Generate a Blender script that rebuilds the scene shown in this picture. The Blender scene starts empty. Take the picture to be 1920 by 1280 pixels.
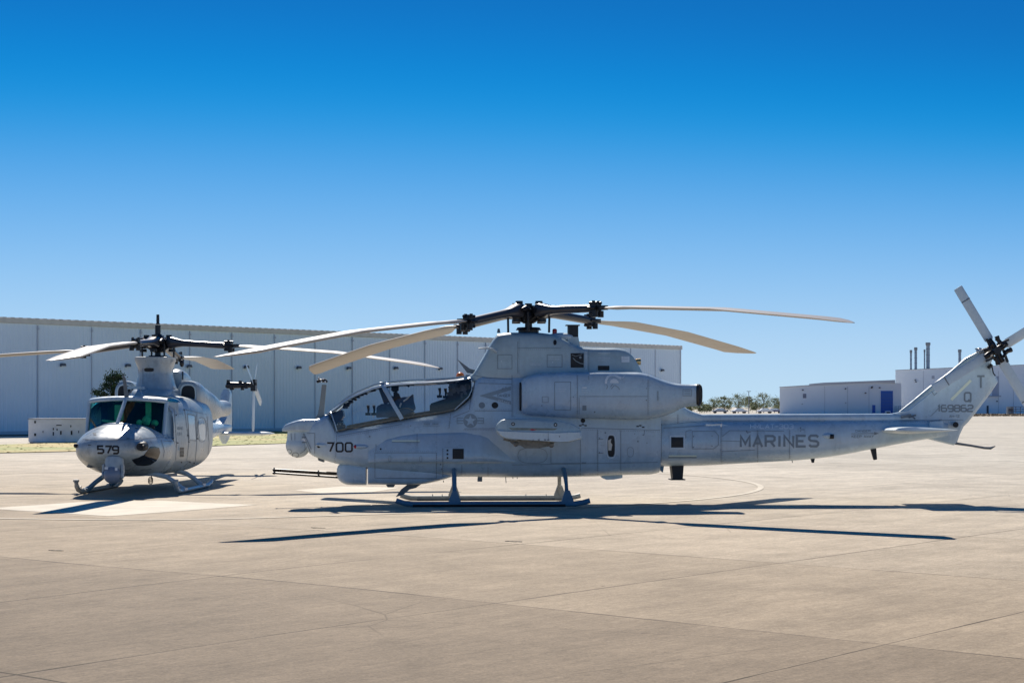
import bpy, bmesh, math, random
from mathutils import Vector, Matrix
from mathutils.bvhtree import BVHTree
random.seed(7)
PI = math.pi; R = math.radians
F, HC, YH = 3100.0, 1.87, 762.0            # focal length in photo pixels, eye height, horizon row
sc = bpy.context.scene; COL = sc.collection
CAM = Vector((0, 0, HC))

def gz(x, y):                               # the apron drains gently down to the left
    t = max(0., min(1., (-1.5 - x) / 5.)); return -0.07 * t * t * (3 - 2 * t)
def ray(px, py): return Vector(((px - 960) / F, 1.0, (YH - py) / F))
def W(px, py, Y): return CAM + ray(px, py) * Y
def G(px, py, up=0.0):                      # a point of the ground
    z = 0.0
    for _ in range(4):
        Y = (HC - z) * F / (py - YH); p = W(px, py, Y); z = gz(p.x, p.y)
    return Vector((p.x, p.y, z + up))

# ------------------------------------------------------------------ materials
def new_mat(name):
    m = bpy.data.materials.new(name); m.use_nodes = True
    n = m.node_tree.nodes; return m, n, m.node_tree.links, n['Principled BSDF']
def mat(name, col, rough=.5, metal=0., var=.0, scale=3., bump=0., bscale=40., stretch=None, coat=0., spec=.5, rvar=0.):
    m, n, l, b = new_mat(name)
    b.inputs['Roughness'].default_value = rough; b.inputs['Metallic'].default_value = metal
    b.inputs['Specular IOR Level'].default_value = spec
    b.inputs['Coat Weight'].default_value = coat; b.inputs['Coat Roughness'].default_value = .12
    b.inputs['Base Color'].default_value = (*col, 1)
    tc = n.new('ShaderNodeTexCoord'); mp = n.new('ShaderNodeMapping'); l.new(tc.outputs['Object'], mp.inputs[0])
    if stretch: mp.inputs['Scale'].default_value = stretch
    if var or rvar:
        t = n.new('ShaderNodeTexNoise'); t.inputs['Scale'].default_value = scale; t.inputs['Detail'].default_value = 8
        t.inputs['Roughness'].default_value = .6
        l.new(mp.outputs[0], t.inputs['Vector'])
        if var:
            r = n.new('ShaderNodeMapRange'); r.inputs[1].default_value = .3; r.inputs[2].default_value = .7
            r.inputs[3].default_value = 1 - var; r.inputs[4].default_value = 1 + var
            l.new(t.outputs[0], r.inputs[0])
            mx = n.new('ShaderNodeVectorMath'); mx.operation = 'SCALE'; mx.inputs[0].default_value = col
            l.new(r.outputs[0], mx.inputs['Scale']); l.new(mx.outputs[0], b.inputs['Base Color'])
        if rvar:
            r2 = n.new('ShaderNodeMapRange'); r2.inputs[1].default_value = .3; r2.inputs[2].default_value = .7
            r2.inputs[3].default_value = rough - rvar; r2.inputs[4].default_value = rough + rvar
            l.new(t.outputs[0], r2.inputs[0]); l.new(r2.outputs[0], b.inputs['Roughness'])
    if bump:
        t2 = n.new('ShaderNodeTexNoise'); t2.inputs['Scale'].default_value = bscale; t2.inputs['Detail'].default_value = 5
        l.new(mp.outputs[0], t2.inputs['Vector'])
        bp = n.new('ShaderNodeBump'); bp.inputs['Strength'].default_value = bump; bp.inputs['Distance'].default_value = .02
        l.new(t2.outputs[0], bp.inputs['Height']); l.new(bp.outputs[0], b.inputs['Normal'])
    return m
def glass(name, tint, gl=1.0, rough=.02, through=1.0):
    m = bpy.data.materials.new(name); m.use_nodes = True; n = m.node_tree.nodes; l = m.node_tree.links; n.clear()
    o = n.new('ShaderNodeOutputMaterial'); t = n.new('ShaderNodeBsdfTransparent'); g = n.new('ShaderNodeBsdfGlossy')
    t.inputs[0].default_value = (*tint, 1); g.inputs['Roughness'].default_value = rough
    fr = n.new('ShaderNodeFresnel'); fr.inputs[0].default_value = 1.5
    mu = n.new('ShaderNodeMath'); mu.operation = 'MULTIPLY'; mu.inputs[1].default_value = gl; mu.use_clamp = True
    l.new(fr.outputs[0], mu.inputs[0])
    mx = n.new('ShaderNodeMixShader'); l.new(mu.outputs[0], mx.inputs[0]); l.new(t.outputs[0], mx.inputs[1]); l.new(g.outputs[0], mx.inputs[2])
    l.new(mx.outputs[0], o.inputs[0]); return m

def paint(name, col, rough, var=.08, spec=.85):
    m, n, l, b = new_mat(name); b.inputs['Specular IOR Level'].default_value = spec
    tc = n.new('ShaderNodeTexCoord')
    def noise(sc_, st, lo, hi, a0=.35, a1=.65, det=7):
        mp = n.new('ShaderNodeMapping'); mp.inputs['Scale'].default_value = st; l.new(tc.outputs['Object'], mp.inputs[0])
        t = n.new('ShaderNodeTexNoise'); t.inputs['Scale'].default_value = sc_; t.inputs['Detail'].default_value = det; t.inputs['Roughness'].default_value = .6; l.new(mp.outputs[0], t.inputs['Vector'])
        r = n.new('ShaderNodeMapRange'); r.inputs[1].default_value = a0; r.inputs[2].default_value = a1; r.inputs[3].default_value = lo; r.inputs[4].default_value = hi; l.new(t.outputs[0], r.inputs[0]); return r.outputs[0], t.outputs[0]
    def mul(x, y): q = n.new('ShaderNodeMath'); q.operation = 'MULTIPLY'; l.new(x, q.inputs[0]); l.new(y, q.inputs[1]); return q.outputs[0]
    blot, _ = noise(1.5, (1, 1, 1), 1 - var, 1 + var); streak, _ = noise(2.2, (4, 4, .5), 1 - var * .9, 1 + var * .5); fine, raw = noise(14, (1, 1, 1), 1 - var * .5, 1 + var * .5)
    vo = n.new('ShaderNodeTexVoronoi'); vo.distance = 'CHEBYCHEV'; vo.inputs['Scale'].default_value = 1.1; mp = n.new('ShaderNodeMapping'); mp.inputs['Scale'].default_value = (1, .01, 1.4); l.new(tc.outputs['Object'], mp.inputs[0]); l.new(mp.outputs[0], vo.inputs['Vector'])
    sp_ = n.new('ShaderNodeSeparateColor'); l.new(vo.outputs['Color'], sp_.inputs[0]); pr = n.new('ShaderNodeMapRange'); pr.inputs[3].default_value = 1 - var * .7; pr.inputs[4].default_value = 1 + var * .5; l.new(sp_.outputs[0], pr.inputs[0])
    k = mul(mul(blot, streak), mul(fine, pr.outputs[0]))
    mx = n.new('ShaderNodeVectorMath'); mx.operation = 'SCALE'; mx.inputs[0].default_value = col; l.new(k, mx.inputs['Scale']); l.new(mx.outputs[0], b.inputs['Base Color'])
    rr, _ = noise(3, (1, 1, 1), rough - .07, rough + .1); l.new(rr, b.inputs['Roughness'])
    bp = n.new('ShaderNodeBump'); bp.inputs['Strength'].default_value = .12; bp.inputs['Distance'].default_value = .03
    t2 = n.new('ShaderNodeTexNoise'); t2.inputs['Scale'].default_value = 3.2; t2.inputs['Detail'].default_value = 2; l.new(tc.outputs['Object'], t2.inputs['Vector']); l.new(t2.outputs[0], bp.inputs['Height']); l.new(bp.outputs[0], b.inputs['Normal'])
    return m
PAINT = paint('grey_paint', (.46, .585, .68), .30, .065)
PAINT_G = paint('greenish_grey_paint', (.39, .50, .54), .32, .07)
PAINT_L = paint('light_grey_paint', (.58, .68, .73), .34, .06)
PAINT_U = paint('worn_grey_paint', (.38, .455, .50), .30, .12)
PAINT_D = mat('dark_grey_paint', (.15, .17, .19), .45, var=.1, scale=5)
SKID = mat('skid_paint_shade_blue', (.09, .20, .30), .4, var=.1, scale=5)  # the blue of shade is put into this paint colour
SKID_F = mat('skid_paint_grey', (.33, .34, .33), .5, var=.15, scale=6)  # greyer copy without the shade blue
BLACK = mat('black_rubber', (.012, .012, .014), .55)
HUBM = mat('black_hub_metal', (.02, .021, .025), .38, metal=.3, var=.5, scale=14)
CUFF = mat('dark_cuff', (.045, .046, .055), .28, var=.2, scale=4)
BLADE = mat('blade_paint', (.37, .345, .31), .42, var=.08, scale=1.2, stretch=(1, 6, 1))
BLADE_E = mat('blade_edge', (.18, .18, .19), .35, metal=.5)
STEEL = mat('bare_steel', (.5, .5, .5), .3, metal=.9)
BRASS = mat('brass_fitting', (.62, .42, .20), .3, metal=.9)
ORANGE = mat('orange_lens', (.9, .22, .05), .3)
REDL = mat('red_lens', (.45, .02, .04), .3)
LINE = mat('panel_line', (.19, .23, .27), .6)
MARK = mat('dark_grey_marking', (.21, .26, .30), .55)
MARK_F = mat('faint_grey_marking', (.28, .35, .40), .5)
MARK_P = mat('pale_grey_marking', (.74, .80, .84), .5)
MARK_B = mat('black_marking', (.012, .012, .016), .5)
STRIP = mat('formation_light_strip', (.80, .86, .70), .4)
INT = mat('cockpit_black', (.02, .022, .026), .6, var=.4, scale=20)
INTG = mat('cockpit_navy', (.03, .075, .14), .5, var=.3, scale=9)
CANOPY = glass('canopy_glass', (.90, .94, .98), .95)
GREENG = glass('green_tinted_glass', (.30, 1.0, .70), 1.2)
LENS = mat('sensor_glass', (.012, .014, .02), .06, spec=.5)
CLEAR = mat('side_window_glass', (.42, .60, .74), .05, spec=1.0)

# ------------------------------------------------------------------ mesh building
class MB:
    def __init__(s): s.v = []; s.f = []
    def add(s, vs, fs):
        o = len(s.v); s.v += [tuple(p) for p in vs]; s.f += [tuple(i + o for i in q) for q in fs]; return s
    def box(s, c, sz, rot=None, taper=1.0):
        c = Vector(c); hx, hy, hz = sz[0] / 2, sz[1] / 2, sz[2] / 2; vs = []
        for z in (-1, 1):
            k = taper if z > 0 else 1
            for x, y in ((-1, -1), (1, -1), (1, 1), (-1, 1)):
                p = Vector((x * hx * k, y * hy * k, z * hz)); vs.append(c + (rot @ p if rot else p))
        return s.add(vs, [(3, 2, 1, 0), (4, 5, 6, 7), (0, 1, 5, 4), (1, 2, 6, 5), (2, 3, 7, 6), (3, 0, 4, 7)])
    def loft(s, rings, caps=True, closed=True):
        n = len(rings[0]); vs = [p for r in rings for p in r]; fs = []
        for i in range(len(rings) - 1):
            for j in range(n if closed else n - 1):
                k = (j + 1) % n; fs.append((i * n + j, i * n + k, (i + 1) * n + k, (i + 1) * n + j))
        if caps and closed:
            fs.append(tuple(range(n - 1, -1, -1))); fs.append(tuple((len(rings) - 1) * n + j for j in range(n)))
        return s.add(vs, fs)
    def tube(s, pts, r, n=10, flat=1.0, up=None):
        pts = [Vector(p) for p in pts]; rr = r if isinstance(r, (list, tuple)) else [r] * len(pts); rings = []
        up = Vector(up) if up else None
        for i, p in enumerate(pts):
            d = (pts[min(i + 1, len(pts) - 1)] - pts[max(i - 1, 0)]).normalized()
            a = up if up else (Vector((0, 0, 1)) if abs(d.z) < .9 else Vector((1, 0, 0)))
            u = d.cross(a).normalized(); v = u.cross(d).normalized()
            rings.append([p + (u * math.cos(t) + v * math.sin(t) * flat) * rr[i] for t in (2 * PI * k / n for k in range(n))])
        return s.loft(rings)
    def bar(s, a, b, w, h, up=(0, 0, 1), w2=None, h2=None):
        a = Vector(a); b = Vector(b); d = (b - a).normalized(); up = Vector(up) if abs(d.dot(Vector(up))) < .95 else Vector((0, 1, 0)); u = d.cross(up).normalized(); v = u.cross(d).normalized()
        w2 = w if w2 is None else w2; h2 = h if h2 is None else h2
        return s.loft([[p + u * (x * ww / 2) + v * (z * hh / 2) for x, z in ((-1, -1), (1, -1), (1, 1), (-1, 1))]
                       for p, ww, hh in ((a, w, h), (b, w2, h2))])
    def ball(s, c, r, n=20, m=12, sz=1.0, sx=1.0, sy=1.0):
        c = Vector(c); rings = []
        for i in range(m + 1):
            t = -PI / 2 + PI * i / m; q = max(1e-3, math.cos(t))
            rings.append([c + Vector((r * q * math.cos(a) * sx, r * q * math.sin(a) * sy, r * math.sin(t) * sz)) for a in (2 * PI * k / n for k in range(n))])
        return s.loft(rings)
    def prism(s, poly, d):                  # closed polygon (Vectors) extruded by the vector d
        d = Vector(d); n = len(poly); poly = [Vector(p) for p in poly]
        return s.add([*poly, *[p + d for p in poly]], [tuple(range(n - 1, -1, -1)), tuple(range(n, 2 * n))] +
                     [(i, (i + 1) % n, n + (i + 1) % n, n + i) for i in range(n)])
    def build(s, name, m, parent=None, smooth=True, bevel=0., angle=38):
        me = bpy.data.meshes.new(name); me.from_pydata(s.v, [], s.f); me.validate()
        bm = bmesh.new(); bm.from_mesh(me); bmesh.ops.recalc_face_normals(bm, faces=bm.faces[:])
        if bevel:
            es = [e for e in bm.edges if len(e.link_faces) == 2 and e.calc_face_angle(0) > R(40)]
            bmesh.ops.bevel(bm, geom=es, offset=bevel, segments=2, affect='EDGES', clamp_overlap=True)
        bm.to_mesh(me); bm.free()
        if smooth:
            for p in me.polygons: p.use_smooth = True
            me.set_sharp_from_angle(angle=R(angle))
        me.materials.append(m); o = bpy.data.objects.new(name, me); COL.objects.link(o)
        if parent: o.parent = parent
        return o

def empty(name, loc, rz=0, label=None, cat=None, group=None):
    o = bpy.data.objects.new(name, None); COL.objects.link(o); o.location = loc; o.rotation_euler = (0, 0, rz)
    o.empty_display_size = .3
    if label: o['label'] = label; o['category'] = cat
    if group: o['group'] = group
    return o
def tag(o, label=None, cat=None, group=None, kind=None):
    if label: o['label'] = label; o['category'] = cat
    if group: o['group'] = group
    if kind: o['kind'] = kind
    return o

def hermite(xs, ys, x):                     # monotone cubic interpolation
    n = len(xs)
    if x <= xs[0]: return ys[0]
    if x >= xs[-1]: return ys[-1]
    i = max(k for k in range(n - 1) if xs[k] <= x)
    d = [(ys[k + 1] - ys[k]) / (xs[k + 1] - xs[k]) for k in range(n - 1)]
    def sl(k):
        if k == 0: return d[0]
        if k == n - 1: return d[-1]
        a, b = d[k - 1], d[k]
        return 0 if a * b <= 0 else 2 * a * b / (a + b)
    h = xs[i + 1] - xs[i]; t = (x - xs[i]) / h
    return ((2*t**3 - 3*t*t + 1) * ys[i] + (t**3 - 2*t*t + t) * h * sl(i) + (-2*t**3 + 3*t*t) * ys[i+1] + (t**3 - t*t) * h * sl(i+1))
def dense(st, step):
    xs = [s[0] for s in st]; out = []; x = xs[0]; grid = set()
    for a, b in zip(xs, xs[1:]):
        k = max(1, int(round((b - a) / step)))
        for q in range(k): grid.add(a + (b - a) * q / k)
    grid.add(xs[-1])
    for x in sorted(grid):
        out.append([x] + [hermite(xs, [s[c] for s in st], x) for c in range(1, len(st[0]))])
    return out
def sup(c, e): return math.copysign(abs(c) ** (2 / e), c)

# ------------------------------------------------------------------ camera, light, sky
cd = bpy.data.cameras.new('camera'); cam = bpy.data.objects.new('camera', cd); COL.objects.link(cam)
cam.location = CAM; cam.rotation_euler = (PI / 2, 0, 0); cd.sensor_width = 36; cd.lens = F / 1920 * 36
cd.shift_y = (YH - 640) / 1920; cd.clip_start = .1; cd.clip_end = 20000; sc.camera = cam
SUN = Vector((-.22, 1.08, 1)).normalized()
sl = bpy.data.lights.new('sun', 'SUN'); sl.energy = 4.8; sl.angle = R(.5); sl.color = (1, .93, .84)
so = bpy.data.objects.new('sun', sl); COL.objects.link(so); so.rotation_euler = SUN.to_track_quat('Z', 'Y').to_euler()
w = bpy.data.worlds.new('World'); sc.world = w; w.use_nodes = True; wn = w.node_tree.nodes; wl = w.node_tree.links
sky = wn.new('ShaderNodeTexSky'); sky.sky_type = 'NISHITA'; sky.sun_disc = False
sky.sun_elevation = math.asin(SUN.z); sky.sun_rotation = math.atan2(SUN.x, SUN.y)
sky.altitude = 5000; sky.air_density = 1.0; sky.dust_density = 0.; sky.ozone_density = 10.0
# the photograph's rich colour grade of the clear sky: one power curve per channel
sep = wn.new('ShaderNodeSeparateColor'); comb = wn.new('ShaderNodeCombineColor'); wl.new(sky.outputs[0], sep.inputs[0])
def wmath(op, x, y=None):
    n_ = wn.new('ShaderNodeMath'); n_.operation = op
    for i_, v_ in enumerate((x, y)):
        if v_ is None: continue
        if isinstance(v_, (int, float)): n_.inputs[i_].default_value = v_
        else: wl.new(v_, n_.inputs[i_])
    return n_.outputs[0]
for i_, (A_, k_, x0_, f_) in enumerate(((.53, .82, 1.21, .006), (.77, .427, 1.84, .080), (.93, .546, 4.58, .125))):
    e_ = wmath('EXPONENT', wmath('MULTIPLY', wmath('SUBTRACT', sep.outputs[i_], x0_), -k_))
    c_v = wmath('MULTIPLY', wmath('SUBTRACT', 1.0, e_), A_ / .12); fl = wmath('MULTIPLY', wmath('POWER', sep.outputs[i_], .8), f_ / .12)
    sm = wn.new('ShaderNodeMath'); sm.operation = 'SMOOTH_MAX'; wl.new(c_v, sm.inputs[0]); wl.new(fl, sm.inputs[1]); sm.inputs[2].default_value = .6; wl.new(sm.outputs[0], comb.inputs[i_])
wl.new(comb.outputs[0], wn['Background'].inputs[0])
wn['Background'].inputs[1].default_value = .105
sc.view_settings.view_transform = 'Standard'; sc.view_settings.look = 'None'; sc.view_settings.exposure = .2
sc.render.engine = 'CYCLES'; sc.cycles.max_bounces = 8; sc.cycles.transparent_max_bounces = 12

# ------------------------------------------------------------------ ground
def ground_material():
    m, n, l, b = new_mat('concrete_apron')
    geo = n.new('ShaderNodeNewGeometry')
    def dot(vx, vy, off, sp):
        d = n.new('ShaderNodeVectorMath'); d.operation = 'DOT_PRODUCT'; d.inputs[1].default_value = (vx, vy, 0)
        l.new(warp.outputs[0], d.inputs[0])
        s = n.new('ShaderNodeMath'); s.operation = 'MULTIPLY_ADD'; s.inputs[1].default_value = 1 / sp; s.inputs[2].default_value = -off / sp
        l.new(d.outputs['Value'], s.inputs[0]); return s
    def math_(op, a, bb=None, c=None):
        s = n.new('ShaderNodeMath'); s.operation = op
        for i, v in enumerate((a, bb, c)):
            if v is None: continue
            if isinstance(v, (int, float)): s.inputs[i].default_value = v
            else: l.new(v, s.inputs[i])
        return s.outputs[0]
    wz = n.new('ShaderNodeTexNoise'); wz.inputs['Scale'].default_value = 1.3; wz.inputs['Detail'].default_value = 6
    l.new(geo.outputs['Position'], wz.inputs['Vector'])
    wsub = n.new('ShaderNodeVectorMath'); wsub.operation = 'MULTIPLY_ADD'; wsub.inputs[1].default_value = (.035,) * 3
    l.new(wz.outputs['Color'], wsub.inputs[0]); l.new(geo.outputs['Position'], wsub.inputs[2]); warp = wsub
    a = R(50.3); b2 = R(-41.3)
    u = dot(math.sin(a), -math.cos(a), -10.17, 4.12).outputs[0]
    v = dot(-math.sin(b2), math.cos(b2), 11.75, 5.25).outputs[0]
    def edge(t, sp):
        fr = math_('FRACT', math_('ADD', t, .5)); return math_('MULTIPLY', math_('ABSOLUTE', math_('SUBTRACT', fr, .5)), sp)
    e = math_('MINIMUM', edge(u, 4.12), edge(v, 5.25))
    # line strength broken up by noise
    nb = n.new('ShaderNodeTexNoise'); nb.inputs['Scale'].default_value = .55; nb.inputs['Detail'].default_value = 5
    l.new(geo.outputs['Position'], nb.inputs['Vector'])
    wd = n.new('ShaderNodeMapRange'); wd.inputs[1].default_value = .40; wd.inputs[2].default_value = .68
    wd.inputs[3].default_value = .009; wd.inputs[4].default_value = .032; l.new(nb.outputs[0], wd.inputs[0])
    jl = n.new('ShaderNodeMapRange'); jl.inputs[1].default_value = 0; jl.inputs[3].default_value = .95; jl.inputs[4].default_value = 0
    l.new(e, jl.inputs[0]); l.new(wd.outputs[0], jl.inputs[2])
    # slab tone
    cb = n.new('ShaderNodeCombineXYZ'); l.new(math_('FLOOR', u), cb.inputs[0]); l.new(math_('FLOOR', v), cb.inputs[1])
    wn_ = n.new('ShaderNodeTexWhiteNoise'); l.new(cb.outputs[0], wn_.inputs['Vector'])
    tone = n.new('ShaderNodeMapRange'); tone.inputs[3].default_value = .94; tone.inputs[4].default_value = 1.05; l.new(wn_.outputs[0], tone.inputs[0])
    # foreground darkening is painted into the pour colours further down
    # broom-finish streaks and blotches
    mp = n.new('ShaderNodeMapping'); mp.inputs['Rotation'].default_value = (0, 0, -a); l.new(geo.outputs['Position'], mp.inputs[0])
    mp2 = n.new('ShaderNodeMapping'); mp2.inputs['Scale'].default_value = (.25, 1.5, 1); l.new(mp.outputs[0], mp2.inputs[0])
    st = n.new('ShaderNodeTexNoise'); st.inputs['Scale'].default_value = 1.6; st.inputs['Detail'].default_value = 9; st.inputs['Roughness'].default_value = .68
    l.new(mp2.outputs[0], st.inputs['Vector'])
    st2 = n.new('ShaderNodeTexNoise'); st2.inputs['Scale'].default_value = .12; st2.inputs['Detail'].default_value = 4; l.new(geo.outputs['Position'], st2.inputs['Vector'])
    fn = n.new('ShaderNodeTexNoise'); fn.inputs['Scale'].default_value = 45; fn.inputs['Detail'].default_value = 4; l.new(geo.outputs['Position'], fn.inputs['Vector'])
    def rng(s, lo, hi):
        r = n.new('ShaderNodeMapRange'); r.inputs[1].default_value = .3; r.inputs[2].default_value = .7; r.inputs[3].default_value = lo; r.inputs[4].default_value = hi
        l.new(s.outputs[0], r.inputs[0]); return r.outputs[0]
    k = math_('MULTIPLY', math_('MULTIPLY', math_('MULTIPLY', rng(st, .88, 1.11), rng(st2, .92, 1.08)), math_('MULTIPLY', rng(fn, .84, 1.16), tone.outputs[0])), 1.0)
    s3 = n.new('ShaderNodeTexNoise'); s3.inputs['Scale'].default_value = .9; s3.inputs['Detail'].default_value = 10; s3.inputs['Roughness'].default_value = .7; l.new(geo.outputs['Position'], s3.inputs['Vector'])
    s6 = n.new('ShaderNodeTexNoise'); s6.inputs['Scale'].default_value = 14; s6.inputs['Detail'].default_value = 8; s6.inputs['Roughness'].default_value = .75; l.new(geo.outputs['Position'], s6.inputs['Vector'])
    k = math_('MULTIPLY', math_('MULTIPLY', k, rng(s6, .80, 1.18)), rng(s3, .80, 1.15))
    s4 = n.new('ShaderNodeTexNoise'); s4.inputs['Scale'].default_value = 9; s4.inputs['Detail'].default_value = 6; s4.inputs['Roughness'].default_value = .8; l.new(mp2.outputs[0], s4.inputs['Vector'])
    k = math_('MULTIPLY', k, rng(s4, .84, 1.17))
    st5 = n.new('ShaderNodeTexNoise'); st5.inputs['Scale'].default_value = .33; st5.inputs['Detail'].default_value = 7; l.new(geo.outputs['Position'], st5.inputs['Vector'])
    sr = n.new('ShaderNodeMapRange'); sr.inputs[1].default_value = .60; sr.inputs[2].default_value = .72; sr.inputs[3].default_value = 1; sr.inputs[4].default_value = .80; l.new(st5.outputs[0], sr.inputs[0]); k = math_('MULTIPLY', k, sr.outputs[0])
    sc1 = n.new('ShaderNodeTexNoise'); sc1.inputs['Scale'].default_value = 2.2; sc1.inputs['Detail'].default_value = 12; sc1.inputs['Roughness'].default_value = .78; sc1.inputs['Distortion'].default_value = .6; l.new(geo.outputs['Position'], sc1.inputs['Vector'])
    sc2 = n.new('ShaderNodeMapRange'); sc2.inputs[1].default_value = .58; sc2.inputs[2].default_value = .70; sc2.inputs[3].default_value = 1; sc2.inputs[4].default_value = 1.25; l.new(sc1.outputs[0], sc2.inputs[0]); k = math_('MULTIPLY', k, sc2.outputs[0])
    cr1 = n.new('ShaderNodeTexVoronoi'); cr1.feature = 'DISTANCE_TO_EDGE'; cr1.inputs['Scale'].default_value = .28; l.new(warp.outputs[0], cr1.inputs['Vector'])
    cr2 = n.new('ShaderNodeMapRange'); cr2.inputs[1].default_value = 0; cr2.inputs[2].default_value = .0035; cr2.inputs[3].default_value = .68; cr2.inputs[4].default_value = 1; l.new(cr1.outputs['Distance'], cr2.inputs[0])
    cmk = n.new('ShaderNodeMapRange'); cmk.inputs[1].default_value = .50; cmk.inputs[2].default_value = .58; l.new(st2.outputs[0], cmk.inputs[0])
    k = math_('MULTIPLY', k, math_('ADD', math_('MULTIPLY', math_('SUBTRACT', cr2.outputs[0], 1.0), cmk.outputs[0]), 1.0))
    # dark specks
    vo = n.new('ShaderNodeTexVoronoi'); vo.inputs['Scale'].default_value = .9; l.new(geo.outputs['Position'], vo.inputs['Vector'])
    sp = n.new('ShaderNodeMapRange'); sp.inputs[1].default_value = .012; sp.inputs[2].default_value = .03; sp.inputs[3].default_value = .45; sp.inputs[4].default_value = 1
    l.new(vo.outputs['Distance'], sp.inputs[0]); k = math_('MULTIPLY', k, sp.outputs[0])
    k = math_('MULTIPLY', k, math_('SUBTRACT', 1.0, jl.outputs[0]))
    # colour by row of pours; vignette-like darkening towards the viewer is painted in
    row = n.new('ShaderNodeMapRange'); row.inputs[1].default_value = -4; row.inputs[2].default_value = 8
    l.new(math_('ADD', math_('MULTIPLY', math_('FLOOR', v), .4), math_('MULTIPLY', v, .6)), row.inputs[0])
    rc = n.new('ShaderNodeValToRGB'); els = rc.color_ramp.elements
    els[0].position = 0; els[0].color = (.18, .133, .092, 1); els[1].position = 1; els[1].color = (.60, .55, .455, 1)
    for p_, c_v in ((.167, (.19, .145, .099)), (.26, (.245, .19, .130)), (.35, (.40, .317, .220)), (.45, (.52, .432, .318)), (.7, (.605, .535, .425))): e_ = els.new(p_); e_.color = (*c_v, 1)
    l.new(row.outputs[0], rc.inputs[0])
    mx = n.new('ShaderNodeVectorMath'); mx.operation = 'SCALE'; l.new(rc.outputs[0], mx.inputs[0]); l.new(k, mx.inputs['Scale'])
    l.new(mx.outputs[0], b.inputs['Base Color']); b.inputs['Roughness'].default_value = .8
    b.inputs['Specular IOR Level'].default_value = .12
    bp = n.new('ShaderNodeBump'); bp.inputs['Strength'].default_value = .35; bp.inputs['Distance'].default_value = .01
    l.new(fn.outputs[0], bp.inputs['Height']); l.new(bp.outputs[0], b.inputs['Normal'])
    return m
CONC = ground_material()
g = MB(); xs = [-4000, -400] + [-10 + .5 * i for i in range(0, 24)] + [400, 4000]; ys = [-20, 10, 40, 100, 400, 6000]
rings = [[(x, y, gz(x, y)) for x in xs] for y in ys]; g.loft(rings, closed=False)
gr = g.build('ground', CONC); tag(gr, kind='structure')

def ground_sheet(poly, name, m, up, sub=14):
    b = MB(); n = len(poly); pts = []
    for i in range(n):
        a, c = poly[i], poly[(i + 1) % n]
        for k in range(sub): t = k / sub; x = a[0] + (c[0] - a[0]) * t; y = a[1] + (c[1] - a[1]) * t; pts.append((x, y))
    cx = sum(p[0] for p in pts) / len(pts); cy = sum(p[1] for p in pts) / len(pts)
    rings = [[(cx + (x - cx) * k, cy + (y - cy) * k, gz(cx + (x - cx) * k, cy + (y - cy) * k) + up) for x, y in pts] for k in (.001, .25, .5, .75, 1)]
    b.loft(rings, caps=False); return b.build(name, m)
PADM = mat('pale_pad_concrete', (.70, .63, .50), .7, var=.12, spec=.1, scale=1.5, bump=.2, bscale=40)
RINGM = mat('cream_paint_worn', (.74, .66, .52), .7, spec=.1, var=.15, scale=2.5)
pp = [G(-25, 953), G(150, 941), G(300, 938), G(482, 946), G(205, 967.5)]
tag(ground_sheet([(p.x, p.y) for p in pp], 'pavement_patch', PADM, .004), kind='structure')
pp = [G(552, 919), G(640, 911.5), G(752, 914), G(700, 922), G(610, 925.5)]
tag(ground_sheet([(p.x, p.y) for p in pp], 'pavement_patch', PADM, .004), kind='structure')
b = MB(); N = 160; cx, cy, rr = -5.86, 40.0, 11.75
rings = [[(cx + q * math.cos(t), cy + q * math.sin(t), gz(cx + q * math.cos(t), cy + q * math.sin(t)) + .008) for t in (2 * PI * k / N for k in range(N))] for q in (rr - .07, rr + .07)]
b.loft(rings, caps=False); tag(b.build('painted_circle', RINGM), kind='structure')
b = MB(); p, q = G(1470, 944, .004), G(1800, 958, .004); dd = (q - p).normalized(); nn = Vector((-dd.y, dd.x, 0)) * .045
b.add([p - nn, q - nn, q + nn, p + nn], [(0, 1, 2, 3)]); tag(b.build('painted_line', RINGM), kind='structure')

# crack filler and scraps lying on the apron
SCRAP = mat('dark_debris', (.05, .05, .035), .8)
for px, py, lab in ((105, 1032, 'small dark scrap on the joint left of the long blade shadow'), (596, 989.5, 'small dark scrap lying between the two long rotor shadows'),
                    (963, 1015, 'small dark scrap lying on the concrete below the fuselage shadow')):
    b = MB(); c = G(px, py)
    for k in range(11):
        b.ball(c + Vector((-.10 + k * .02, (-.10 + k * .02) * -.5 + random.uniform(-.02, .02), .004)), random.uniform(.010, .022), 7, 4, .35, 1.5)
    tag(b.build('debris', SCRAP), lab, 'debris', 'dark scraps on the apron')

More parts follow.
